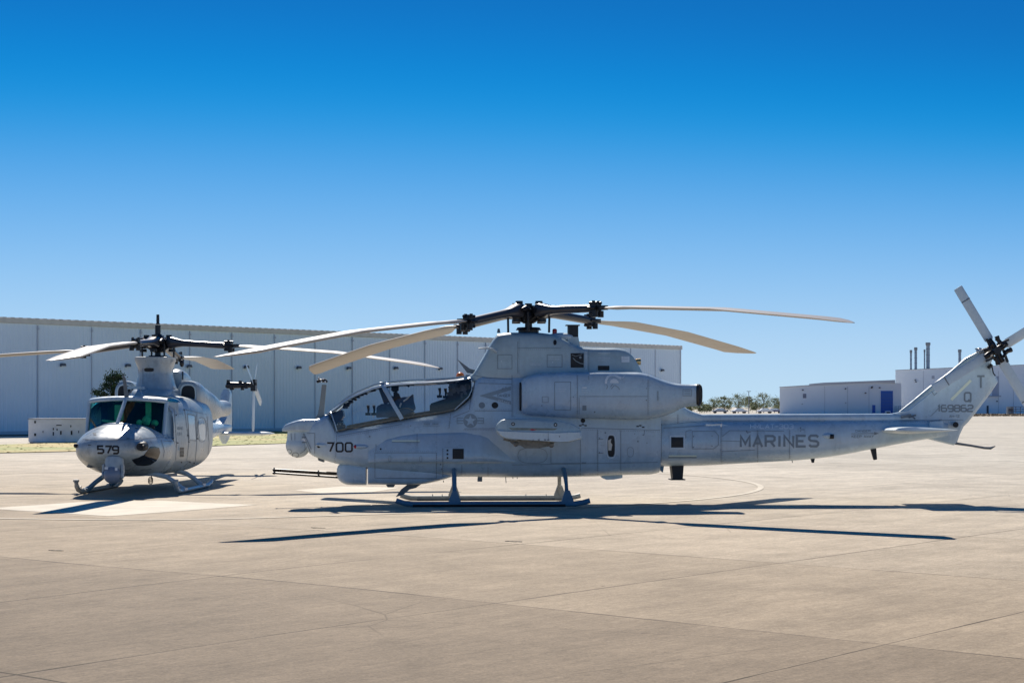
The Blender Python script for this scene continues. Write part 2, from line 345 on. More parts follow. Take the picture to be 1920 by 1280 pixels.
# ================================================================== ATTACK HELICOPTER
TH = R(2.3); X1, Y1 = .31, 32.0
ah = empty('attack_helicopter', (X1, Y1, 0), TH, 'narrow grey attack helicopter numbered 700 parked side-on, nose to the left', 'helicopter')
M1 = Matrix.Translation((X1, Y1, 0)) @ Matrix.Rotation(TH, 4, 'Z'); M1i = M1.inverted()
def L(px, py, yl=0.):
    d = ray(px, py); o = M1i @ CAM; v = M1i.to_3x3() @ d; t = (yl - o.y) / v.y; return o + v * t
def body_rings(st, yc=0., n=40, et=3.2, eb=3.2, step=8, mid=.5, ref=None):
    out = []
    for s in dense(st, step):
        px, yt, yb, hw = s[:4]; ref_ = yc if ref is None else ref
        T = L(px, yt, ref_); B = L(px, yb, ref_); zm = T.z + (B.z - T.z) * (s[4] if len(s) > 4 else mid)
        ycc = s[5] if len(s) > 5 else yc
        r = []
        for k in range(n):
            t = 2 * PI * k / n; c, si = math.cos(t), math.sin(t)
            r.append(Vector((T.x, ycc + hw * sup(c, et if si > 0 else eb), zm + ((T.z - zm) if si > 0 else (zm - B.z)) * sup(si, et if si > 0 else eb))))
        out.append(r)
    return out
targets1 = []
def T1(o): targets1.append(o); return o

fus = MB(); fus.loft(body_rings([
 (562, 808, 813, .12), (570, 803, 829, .20), (581, 796, 849.5, .27), (594, 788, 857, .34), (606, 781, 861, .39), (618, 776, 865, .42), (626, 790, 867, .45), (634, 806, 869, .46),
 (660, 801, 873, .48), (700, 794, 880, .49), (752, 785, 886, .50), (800, 776.5, 890, .50), (850, 767, 893, .50), (868, 755, 893, .50), (884, 739, 893, .52),
 (890, 712, 893, .53), (905, 702, 893.5, .54), (960, 701, 894, .55), (1100, 701, 892.5, .55), (1180, 706, 889.5, .54), (1215, 727, 889, .53), (1233, 752, 885, .52)],
 n=56, et=4.5, eb=3.6, step=6))
fus = T1(fus.build('fuselage', PAINT, ah))
tb = MB(); tb.loft(body_rings([(1228, 793, 874, .50), (1300, 790, 873, .46), (1360, 789, 870, .42), (1430, 789, 866, .38), (1500, 788.5, 862, .34), (1560, 788, 855, .30),
 (1640, 787, 840.5, .25), (1700, 786, 829, .21), (1745, 787, 822, .17), (1775, 790, 820, .11)], n=48, et=2.5, eb=2.4, step=12))
tb = T1(tb.build('tail_boom', PAINT, ah))
rf = MB(); rf.loft(body_rings([(1150, 720, 800, .36), (1215, 733, 800, .34), (1245, 745, 800, .31), (1272, 757, 797, .26), (1284, 764, 795, .22), (1298, 771, 794, .17), (1316, 777, 793, .13)], n=36, et=3, eb=3))
T1(rf.build('engine_deck_fairing', PAINT, ah))
sp = MB(); sp.loft(body_rings([(1308, 776.5, 792, .115), (1400, 776, 791.5, .115), (1550, 775.5, 791, .11), (1686, 775, 790.5, .10)], n=28, et=2.3, eb=2.6, step=40))
T1(sp.build('spine_cover', PAINT, ah))
dg = MB(); dg.loft(body_rings([(876, 707, 716, .26), (886, 701, 716, .32), (900, 679, 716, .37), (914, 654, 716, .40), (924, 637, 716, .42), (932, 627, 716, .43), (960, 624, 716, .44), (1000, 624, 716, .44),
 (1032, 627, 716, .44), (1052, 634, 716, .43), (1070, 644, 716, .42), (1090, 651.5, 716, .41), (1120, 653, 716, .40), (1150, 653, 716, .38), (1170, 656.5, 716, .36), (1184, 667, 716, .33), (1194, 683, 716, .30), (1204, 701, 716, .26)],
 n=44, et=5, eb=6, step=6, mid=.75))
dog = T1(dg.build('rotor_pylon_fairing', PAINT_G, ah))
# windscreen-side nose, hood over the sensor ball
hd = MB(); hd.loft(body_rings([(530.5, 803, 808, .18), (536, 796, 808.5, .24), (552, 789.5, 808, .26), (569, 785.5, 808.5, .28), (592, 785, 810, .28), (604, 782, 812, .24)], n=40, et=5, eb=9))
T1(hd.build('sensor_hood', PAINT, ah))
sb = MB(); c = L(559, 834.5); sb.ball(c, .238, 28, 18)
sb.tube([L(559, 808), L(559, 830)], [.20, .225], 24)
sball = T1(sb.build('sensor_turret', PAINT_L, ah))
# cheek fairings
for sgn in (-1, 1):
    rings = []
    for px, yt, k in ((690, 846, .0), (706, 836, .28), (725, 823, .62), (750, 816, .85), (780, 812, 1), (840, 810, 1), (900, 808, 1), (915, 813, .95), (930, 826, .72), (945, 840, .45), (962, 854, .18), (975, 864, .0)):
        a = L(px, yt, sgn * .5); c = L(px, 867.5, sgn * .5); prof = []
        for s_, o in ((0, 0), (.12, .045), (.3, .10), (.55, .145), (.8, .165), (.93, .16), (.985, .12), (1, .0)):
            prof.append(Vector((a.x, sgn * (.49 + o * k), a.z + (c.z - a.z) * s_)))
        prof.append(Vector((a.x, sgn * .40, c.z))); prof.append(Vector((a.x, sgn * .40, a.z))); rings.append(prof)
    b = MB(); b.loft(rings); T1(b.build('cheek_fairing', PAINT, ah, angle=60))
# belly fairing and gun turret
b = MB(); b.loft(body_rings([(690, 862, 908.5, .36), (760, 865, 909, .37), (790, 868, 908, .37), (812, 870, 904, .36), (832, 872, 899, .34), (850, 875, 893, .30), (862, 878, 889, .24)], n=36, et=4, eb=5, ref=-.3)); T1(b.build('belly_fairing', PAINT, ah))
b = MB(); b.loft(body_rings([(630.5, 880, 889, .12), (633, 873, 898, .22), (639, 869, 904, .28), (650, 867, 908.5, .32), (664, 867, 909.5, .335), (686, 867, 909.5, .34)], n=36, et=5, eb=5, step=3, ref=-.25))
gt = T1(b.build('gun_turret', PAINT, ah))
b = MB(); a1, a2 = L(640, 887), L(511, 879.5); c1, c2 = L(640, 895), L(511, 886)
b.tube([a1, a2], .018, 8); b.tube([c1, c2], .02, 8); b.tube([a1 + Vector((0, .07, -.03)), a2 + Vector((0, .07, -.03))], .018, 8)
for px in (514, 597):
    p = L(px, 879 + (px - 511) * .058, .0); b.box(p + Vector((0, .03, -.035)), (.022, .14, .13))
b.build('gun_barrel', HUBM, gt)
# canopy -------------------------------------------------------------
TOPL = [(612, 777), (622, 769), (640, 753), (656, 741), (672, 733), (690, 725.5), (705, 720), (725, 716), (760, 713), (800, 711), (850, 708), (886, 705)]
SILL = [(612, 781), (622, 793), (634, 808), (660, 803), (700, 795.5), (752, 786), (800, 778), (850, 768.5), (868, 756), (880, 743), (886, 726)]
HWC = [(612, .36), (634, .44), (700, .46), (760, .47), (850, .47), (886, .42)]
def fn(tab, x): return hermite([t[0] for t in tab], [t[1] for t in tab], x)
def can(px, s, off=0.):                      # s 0..1 from the near sill over the top to the far sill
    T = L(px, fn(TOPL, px)); B = L(px, fn(SILL, px), -.4); hw = fn(HWC, px); t = PI * s
    e = 3.0
    def q(ss): tt = PI * ss; return Vector((T.x, -hw * sup(math.cos(tt), e), B.z + (T.z - B.z) * sup(abs(math.sin(tt)), e)))
    p = q(s)
    if off:
        d = (q(min(1, s + .01)) - q(max(0, s - .01))).normalized(); nrm = Vector((0, -d.z, d.y))
        if nrm.dot(p - Vector((p.x, 0, B.z))) < 0: nrm = -nrm
        p = p + nrm * off
    return p
b = MB(); b.loft([[can(px, k / 30) for k in range(31)] for px in range(614, 887, 4)], caps=False, closed=False)
cg = b.build('canopy_glass', CANOPY, ah)
def strip(mb, path, w_, off=.012, back=-.012):    # a flat frame band following the canopy; path of (px, s)
    outer, inner = [], []
    P = [can(px, s, off) for px, s in path]; Q = [can(px, s, back) for px, s in path]
    rings = []
    for i in range(len(P)):
        d = (P[min(i + 1, len(P) - 1)] - P[max(i - 1, 0)]).normalized(); nrm = (P[i] - Q[i]).normalized(); u = d.cross(nrm).normalized() * (w_ / 2)
        rings.append([P[i] - u, P[i] + u, Q[i] + u, Q[i] - u])
    mb.loft(rings)
def lerp(a, b_, n): return [(a[0] + (b_[0] - a[0]) * i / n, a[1] + (b_[1] - a[1]) * i / n) for i in range(n + 1)]
b = MB()
for s in (0.33, .5, .67): strip(b, lerp((614, s), (884, s), 40), .05 if s != .5 else .34)
def side_to_s(px, py):                       # which s gives this row on the near side
    best = min((abs((CAM - Vector((0, 0, 0))).z * 0 + _row(px, s) - py), s) for s in (k / 200 for k in range(0, 100))); return best[1]
def _row(px, s):
    p = M1 @ can(px, s); return YH - (p.z - HC) * F / p.y
for mir in (0, 1):
    f = (lambda s: 1 - s) if mir else (lambda s: s)
    def SP(pts): return [(px, f(side_to_s(px, py))) for px, py in pts]
    strip(b, SP([(755, 786), (748, 774), (740, 760), (731, 744), (723, 730), (719, 722)]) + [(717, f(.33)), (716, f(.5))], .075, .018)
    strip(b, SP([(635, 807), (631, 795), (627, 784), (624, 776)]) + [(622, f(.3)), (620, f(.5))], .018)
    strip(b, SP([(852, 767), (866, 756), (878, 743), (884, 730), (884, 716)]) + [(884, f(.32)), (884, f(.5))], .014)
b.build('canopy_frame', PAINT, ah)
# cockpit interior
b = MB(); rings = []
for px in range(634, 881, 6):
    z = L(px, fn(SILL, px), -.4).z; x = L(px, 780).x; rings.append([Vector((x, -.40, z - .01)), Vector((x, -.30, z - .005)), Vector((x, .30, z - .005)), Vector((x, .40, z - .01)), Vector((x, .3, z + .012)), Vector((x, -.3, z + .012))])
b.loft(rings)
for sg in (-1, 1):
    b.loft([[Vector((r_[0].x, sg * .31, r_[0].z)), Vector((r_[0].x, sg * .36, r_[0].z)), Vector((r_[0].x, sg * .36, r_[0].z + hh)), Vector((r_[0].x, sg * .31, r_[0].z + hh))] for r_, hh in zip(rings, [(.035 if sg < 0 else .085)] * len(rings))])
b.build('cockpit_floor', mat('cockpit_sill_tan', (.16, .125, .09), .6, var=.5, scale=8), ah)
b = MB(); b.prism([L(620, 774), L(643, 768), L(646, 779), L(641, 787), L(650, 802), L(632, 806), L(624, 783)], (0, .52, 0)); 
for v_ in range(len(b.v)): b.v[v_] = (b.v[v_][0], b.v[v_][1] - .26, b.v[v_][2])
b.box(L(648, 763), (.10, .3, .06)); b.box(L(652, 759), (.08, .2, .05)); b.build('instrument_panel', INTG, ah, bevel=.01)
def seat(px0, py0, sc_=1.0):
    b = MB(); o = L(px0, py0)
    def q(x, z): return o + Vector((x * sc_, 0, z * sc_))
    b.prism([q(-.30, 0) + Vector((0, -.2, 0)), q(.10, 0) + Vector((0, -.2, 0)), q(.20, .30) + Vector((0, -.2, 0)), q(.10, .52) + Vector((0, -.2, 0)), q(.0, .55) + Vector((0, -.2, 0)), q(.02, .16) + Vector((0, -.2, 0)), q(-.3, .12) + Vector((0, -.2, 0))], (0, .4, 0))
    b.box(q(.03, .62), (.14, .24, .16)); 
    return b.build('pilot_seat', INT, ah, bevel=.02)
seat(738, 782, .92)
b = MB(); b.prism([p + Vector((0, -.24, 0)) for p in (L(706, 783), L(707, 762), L(716, 757), L(740, 756), L(745, 748), L(757, 744), L(768, 744), L(775, 738), L(776, 752), L(780, 766), L(773, 773), L(756, 779))], (0, .48, 0))
b.box(L(722, 740), (.15, .26, .34), Matrix.Rotation(R(-20), 3, 'Y')); b.box(L(735, 752), (.10, .3, .2))
b.build('instrument_coaming', INTG, ah, bevel=.015)
seat(876, 748, .62)
b = MB(); b.prism([p + Vector((0, -.30, 0)) for p in (L(806, 776), L(806, 757), L(826, 750), L(838, 746), L(842, 731), L(852, 723), (L(862, 714)), L(882, 712), L(883, 728), L(876, 742), L(862, 756), L(848, 767))], (0, .6, 0))
b.build('rear_cockpit_bulkhead', INT, ah, bevel=.02)
for px, py in ((690, 778), (701, 778), (824, 745), (835, 746), (843, 742)):
    b = MB(); b.tube([L(px, py), L(px + 1, py - 10), L(px, py - 18)], [.014, .02, .03], 8)
    b.box(L(px, py - 2), (.10, .1, .05)); b.build('control_grip', INT, ah)
rn = random.Random(6)
for px, py in ((650, 757), (654, 754), (658, 751), (664, 746), (670, 742), (677, 738), (684, 735), (700, 729), (728, 722), (760, 718), (764, 720), (772, 719), (850, 714), (842, 715)):
    b = MB(); b.box(L(px, py) + Vector((0, -.05, -.02)), (rn.uniform(.05, .12), .3, rn.uniform(.03, .07)), Matrix.Rotation(rn.uniform(-.6, .6), 3, 'Y')); b.build('overhead_fitting', INT, ah, bevel=.006)
b = MB(); rn = random.Random(16)
for k in range(26): b.box(L(rn.uniform(843, 878), rn.uniform(720, 742)) + Vector((0, rn.uniform(-.33, -.28), 0)), (rn.uniform(.04, .12), .05, rn.uniform(.04, .10)))
CKE = mat('cockpit_mixed_grey', (.09, .09, .095), .35, var=.9, scale=9); b.build('cockpit_equipment', CKE, ah); b = MB()
for k in range(14): b.box(L(rn.uniform(634, 648), rn.uniform(786, 803)) + Vector((0, rn.uniform(-.30, -.25), 0)), (rn.uniform(.03, .07), .04, rn.uniform(.02, .05)), Matrix.Rotation(rn.uniform(-.8, .8), 3, 'Y'))
b.build('cockpit_equipment', CKE, ah)
GLINT = mat('glint_white', (.75, .76, .72), .4)  # white bits put in as highlights behind the canopy glass
for pts_ in (((757, 752), (764, 747), (768, 743)), ((750, 763), (753, 755)), ((700, 781), (702, 779)), ((854, 741), (857, 738), (860, 741)), ((822, 748), (824, 747)), ((633, 797), (637, 793), (641, 795)), ((690, 760), (691, 758)), ((701, 760), (702, 758))):
    b = MB(); b.tube([L(x, y) + Vector((0, -.27, 0)) for x, y in pts_], .018, 6); b.build('painted_glint', GLINT, ah)
b = MB(); b.tube([L(x, y) + Vector((0, -.26, 0)) for x, y in ((746, 769), (756, 765), (768, 765), (775, 769))], .012, 6); b.ball(L(762, 773) + Vector((0, 0, 0)), .16, 16, 10, .5, 1.0, 1.3); b.build('instrument_shroud', mat('shroud_grey_brown', (.22, .20, .18), .35), ah)
# nacelles -----------------------------------------------------------
for sgn in (-1, 1):
    st = [(978, 713, 773, .19), (983, 708.5, 776, .24), (995, 703, 778.5, .275), (1020, 699, 780, .30), (1070, 697, 783.5, .325), (1120, 696.5, 785, .33), (1195, 697.5, 786.5, .33), (1215, 701, 786, .325),
          (1235, 709, 783, .31), (1250, 714.5, 778.5, .29), (1264, 718, 773, .27), (1278, 719.5, 765.5, .25), (1290, 720, 762, .235), (1308, 719.5, 760.5, .225)]
    st = [s + (.5, sgn * yc) for s, yc in zip(st, (.60, .62, .63, .64, .64, .64, .64, .65, .67, .69, .71, .74, .76, .80))]
    rings = body_rings(st, yc=sgn * .64, n=36, et=3.4, eb=3.0, step=5, ref=-.8 if sgn < 0 else .64)
    rings[-1] = [p + Vector(((p.y - sgn * .8) * -sgn * .22, 0, 0)) for p in rings[-1]]
    end = rings[-1]; c = sum(end, Vector()) / len(end); dx = Vector((-.02, 0, 0))
    b = MB(); b.loft(rings, caps=False); b.add(rings[0], [tuple(range(len(rings[0])))]); nc = T1(b.build('engine_nacelle', PAINT, ah))
    lip = [[c + (p - c) * k + Vector((o, 0, 0)) for p in end] for k, o in ((1.0, -.01), (1.0, .03), (.94, .045), (.88, .03), (.80, -.25))]
    b = MB(); b.loft(lip, caps=False); bb = [c + (p - c) * .8 + Vector((-.25, 0, 0)) for p in end]; b.add(bb, [tuple(range(len(bb)))])
    b.build('exhaust_pipe', BLACK, nc)
    b = MB(); r0 = rings[0]; c0 = sum(r0, Vector()) / len(r0)      # intake lip
    b.loft([[c0 + (p - c0) * k + Vector((o, 0, 0)) for p in r0] for k, o in ((.9, -.004), (.88, -.03), (.2, -.035))]); b.build('intake_screen', BLACK, nc)
# fin -----------------------------------------------------------------
finp = [(1668, 776), (1690, 771.5), (1712, 754), (1745, 728), (1783, 700), (1800, 685), (1812, 674), (1830, 664), (1852, 656), (1862, 668), (1857, 684), (1871, 715), (1858, 735), (1830, 772), (1815, 791), (1806, 800), (1799, 815), (1794, 829), (1788, 834.5), (1765, 829), (1741, 823), (1712, 815), (1690, 800), (1680, 790)]
P = [L(x, y) for x, y in finp]; c = sum(P, Vector()) / len(P)
b = MB(); b.loft([[p + Vector((0, y, 0)) if k == 1 else c + (p - c) * k + Vector((0, y, 0)) for p in P] for k, y in ((.86, -.085), (.97, -.05), (1, -.015), (1, .015), (.97, .05), (.86, .085))])
fin = T1(b.build('tail_fin', PAINT, ah, angle=25))
b = MB(); b.tube([L(1688, 775), L(1712, 758), L(1745, 731), L(1783, 703), L(1800, 688), L(1812, 677), L(1834, 664)], [.05, .07, .075, .075, .07, .07, .05], 12); b.build('drive_shaft_cover', PAINT_G, fin)
b = MB(); b.tube([L(1786, 830), L(1820, 835), L(1846, 839.5), L(1857, 840), L(1866, 836)], [.035, .03, .03, .035, .012], 10, .8); b.build('tail_skid', PAINT_D, ah)
# stabilisers
def airfoil(n=14, th=.12):
    up = []; lo = []
    for i in range(n + 1):
        t = i / n; x = t * t if t < 1 else 1; x = (1 - math.cos(PI * t)) / 2
        y = th / .2 * (.2969 * math.sqrt(x) - .126 * x - .3516 * x * x + .2843 * x**3 - .1015 * x**4); up.append((x, y)); lo.append((x, -y))
    return up + lo[-2:0:-1]
for sgn in (-1, 1):
    b = MB(); rings = []
    for y_, a, c, k in ((0, (1672, 808), (1798, 808), 1.), (sgn * .6, (1675, 807), (1797, 807), 1.), (sgn * 1.05, (1678, 806), (1795, 806), .9), (sgn * 1.10, (1690, 806), (1790, 806), .3)):
        p0 = L(*a, -1.0); p1 = L(*c, -1.0); ch = p1.x - p0.x
        rings.append([Vector((p0.x + ch * x, y_, p0.z + ch * z * k)) for x, z in airfoil(14, .105)])
    b.loft(rings); b.build('stabilizer', PAINT_L, ah)
b = MB(); b.box(L(1754, 796, -.16), (.28, .12, .13)); b.build('stabilizer_mount', PAINT_L, ah, bevel=.01)
b = MB(); b.tube([L(1792, 796, -.10), L(1792, 796, -.24)], .055, 14); b.build('tail_light', BLACK, ah)
b = MB(); b.bar(L(1690, 782, -.15), L(1708, 778, -.15), .04, .05); b.tube([L(1708, 779, -.16), L(1716, 785, -.16)], .015, 6); b.tube([L(1704, 782, -.16), L(1717, 778, -.16)], .02, 6); b.build('shaft_inspection_latch', PAINT_D, ah)
# tail rotor
hub = L(1867, 657, -.42)
b = MB(); b.tube([hub + Vector((0, .35, 0)), hub + Vector((0, -.12, 0))], [.09, .075], 14)
rnd = random.Random(3)
for k in range(4):
    a = R(121.5 + 90 * k); d = Vector((math.cos(a), 0, math.sin(a))); e = Vector((-d.z, 0, d.x))
    b.tube([hub + d * .04, hub + d * .14, hub + d * .26], [.06, .065, .045], 10); b.bar(hub + d * .05 + e * .1 + Vector((0, -.1, 0)), hub + d * .30 + e * .06 + Vector((0, -.08, 0)), .035, .04)
    b.tube([hub + d * .2 - e * .1 + Vector((0, -.06, 0)), hub + d * .02 - e * .16 + Vector((0, -.14, 0))], .03, 8); b.ball(hub + d * .12 + e * .12 + Vector((0, -.1, 0)), .045, 8, 6)
    b.tube([hub + d * .10 - e * .10 + Vector((0, -.12, 0)), hub + d * .24 - e * .13 + Vector((0, -.10, 0))], [.035, .05], 8)
thub = b.build('tail_rotor_hub', HUBM, ah)
for k in range(4):
    a = R(121.5 + 90 * k); d = Vector((math.cos(a), 0, math.sin(a))); e = Vector((-d.z, 0, d.x)); b = MB(); rings = []
    for r_, ch in ((.20, .10), (.26, .19), (1.10, .19), (1.40, .19), (1.42, .17)):
        rings.append([hub + d * r_ + e * ((x - .5) * ch) + Vector((0, z * ch - (x - .5) * ch * .12, 0)) for x, z in airfoil(8, .13)])
    b.loft(rings); bl = b.build('tail_rotor_blade', PAINT_L, thub)
    b = MB(); b.box(hub + d * 1.13 + Vector((0, -.013, 0)), (.018, .008, .188), Matrix.Rotation(-a, 3, 'Y')); b.build('blade_stripe', PAINT_D, thub)
b = MB(); g0 = L(1846, 662, .0)
b.tube([g0 + Vector((-.02, .12, -.02)), g0 + Vector((-.02, -.1, -.02))], .11, 16); b.tube([g0, hub + Vector((-.05, .1, 0))], [.10, .08], 12); b.ball(g0 + Vector((-.1, 0, .04)), .07, 12, 8)
for k in range(9): b.box(g0 + Vector((rnd.uniform(-.2, .1), -.12, rnd.uniform(-.14, .12))), (.05, .05, .03))
b.build('tail_gearbox', STEEL, ah)
b = MB(); p = L(1853, 690, -.12); b.tube([p, p + Vector((.07, 0, .07))], .035, 8); b.tube([p + Vector((.07, 0, .05)), p + Vector((.10, 0, -.10)), p + Vector((.14, 0, -.15))], .012, 6); b.build('fin_top_hinge', HUBM, ah)
# stub wings ----------------------------------------------------------
for sgn in (-1, 1):
    b = MB(); rings = []
    for y_, x0, x1, yy in ((.45, 940, 1082, 806), (1.2, 938, 1084, 808), (1.62, 934, 1086, 811)):
        p0 = L(x0, yy, -1.6); p1 = L(x1, yy, -1.6); ch = p1.x - p0.x
        rings.append([Vector((p0.x + ch * x, sgn * y_, p0.z + ch * z)) for x, z in airfoil(14, .15)])
    b.loft(rings); wing = T1(b.build('stub_wing', PAINT, ah))
    top = [(929.5, 806), (930, 800), (933, 793), (939, 787.5), (947, 785), (960, 784.5), (1000, 786), (1030, 788), (1060, 791), (1075, 796), (1088, 803)]
    bot = [(1090, 812), (1090, 822), (1080, 825), (1066, 829), (1050, 829), (1020, 827), (960, 823), (945, 821), (936, 816), (931, 811)]
    P = [L(x, y, -1.75) for x, y in top + bot]; c = sum(P, Vector()) / len(P)
    rings = []
    for k, o in ((.93, 1.60), (1., 1.63), (1., 1.78), (.97, 1.82), (.80, 1.845)): rings.append([Vector(((c + (p - c) * k).x, sgn * o, (c + (p - c) * k).z)) for p in P])
    b = MB(); b.loft(rings); tipo = b.build('wing_tip', PAINT_G, wing, angle=25)
    if sgn < 0: T1(tipo)
    b = MB(); P = [L(x, y, -1.75) for x, y in ((931, 807), (965, 808.5), (1045, 811), (1088, 809), (1089.5, 812), (1089.5, 821), (1080, 824), (1066, 827.5), (1050, 828), (1020, 826), (960, 822), (945, 820), (937, 815.5))]
    rings = [[Vector((p.x, sgn * o, p.z)) for p in P] for o in (1.80, 1.875)]; rings.append([Vector(((c + (p - c) * .96).x, sgn * 1.90, (c + (p - c) * .96).z - .006)) for p in P]); b.loft(rings); lr = b.build('launcher_rail', PAINT_L, wing, angle=25)
    if sgn < 0: T1(lr)
    b = MB()
    for a, d, y_ in (((944, 823), (966, 828), 1.5), ((974, 823), (974, 834), 1.5), ((1024, 826), (1024, 834), 1.5)): b.bar(L(*a, -1.5) * 1, L(*d, -1.5), .08, .04)
    b.prism([Vector((L(x, y, -1.5).x, -1.55, L(x, y, -1.5).z)) for x, y in ((952, 824), (1040, 828), (1036, 835), (1008, 840), (984, 840), (976, 835), (960, 832))], (0, .12, 0))
    b.ball(L(1034, 834, -1.55), .05, 10, 6); b.ball(L(967, 832, -1.55), .05, 10, 6)
    if sgn > 0: b.v = [(x, -y, z) for x, y, z in b.v]
    b.build('ejector_rack', mat('rack_paint', (.20, .19, .17), .5, var=.4, scale=15), wing)
# skids ----------------------------------------------------------------
near = [(742.5, 938), (750, 940.5), (760, 943.5), (774, 946), (790, 947), (850, 946.6), (960, 946), (1060, 945), (1078, 944), (1092, 942), (1106, 938)]
far = [(751, 928), (760, 931), (770, 934), (782, 936), (800, 936.5), (860, 936), (960, 935), (1040, 933.6), (1062, 933), (1078, 931), (1088, 928.5)]
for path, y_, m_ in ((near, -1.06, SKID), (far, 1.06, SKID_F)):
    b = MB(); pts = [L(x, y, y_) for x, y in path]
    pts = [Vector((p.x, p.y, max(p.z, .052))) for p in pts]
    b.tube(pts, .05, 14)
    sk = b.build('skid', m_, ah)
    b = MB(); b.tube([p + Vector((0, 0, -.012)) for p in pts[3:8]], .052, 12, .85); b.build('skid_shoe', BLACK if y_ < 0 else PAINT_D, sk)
    if y_ > 0:
        for x in (811, 829, 986, 1024): b = MB(); p = L(x, 930, y_); b.tube([p + Vector((0, 0, -.03)), p + Vector((0, 0, .045))], [.02, .006], 8); b.build('tie_down_ring', SKID_F, sk)
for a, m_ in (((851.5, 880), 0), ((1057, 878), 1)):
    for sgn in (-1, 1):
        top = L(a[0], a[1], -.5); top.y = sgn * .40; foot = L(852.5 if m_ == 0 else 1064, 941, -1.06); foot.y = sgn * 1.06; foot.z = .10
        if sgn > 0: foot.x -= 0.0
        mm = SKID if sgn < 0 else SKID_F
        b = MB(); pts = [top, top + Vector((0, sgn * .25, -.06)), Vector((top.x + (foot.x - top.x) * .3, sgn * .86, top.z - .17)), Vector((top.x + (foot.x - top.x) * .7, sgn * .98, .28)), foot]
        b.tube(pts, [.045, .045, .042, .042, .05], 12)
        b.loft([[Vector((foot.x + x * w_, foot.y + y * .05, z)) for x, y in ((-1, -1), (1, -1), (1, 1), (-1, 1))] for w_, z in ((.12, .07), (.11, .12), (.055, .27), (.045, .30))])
        b.build('cross_tube', mm, ah)
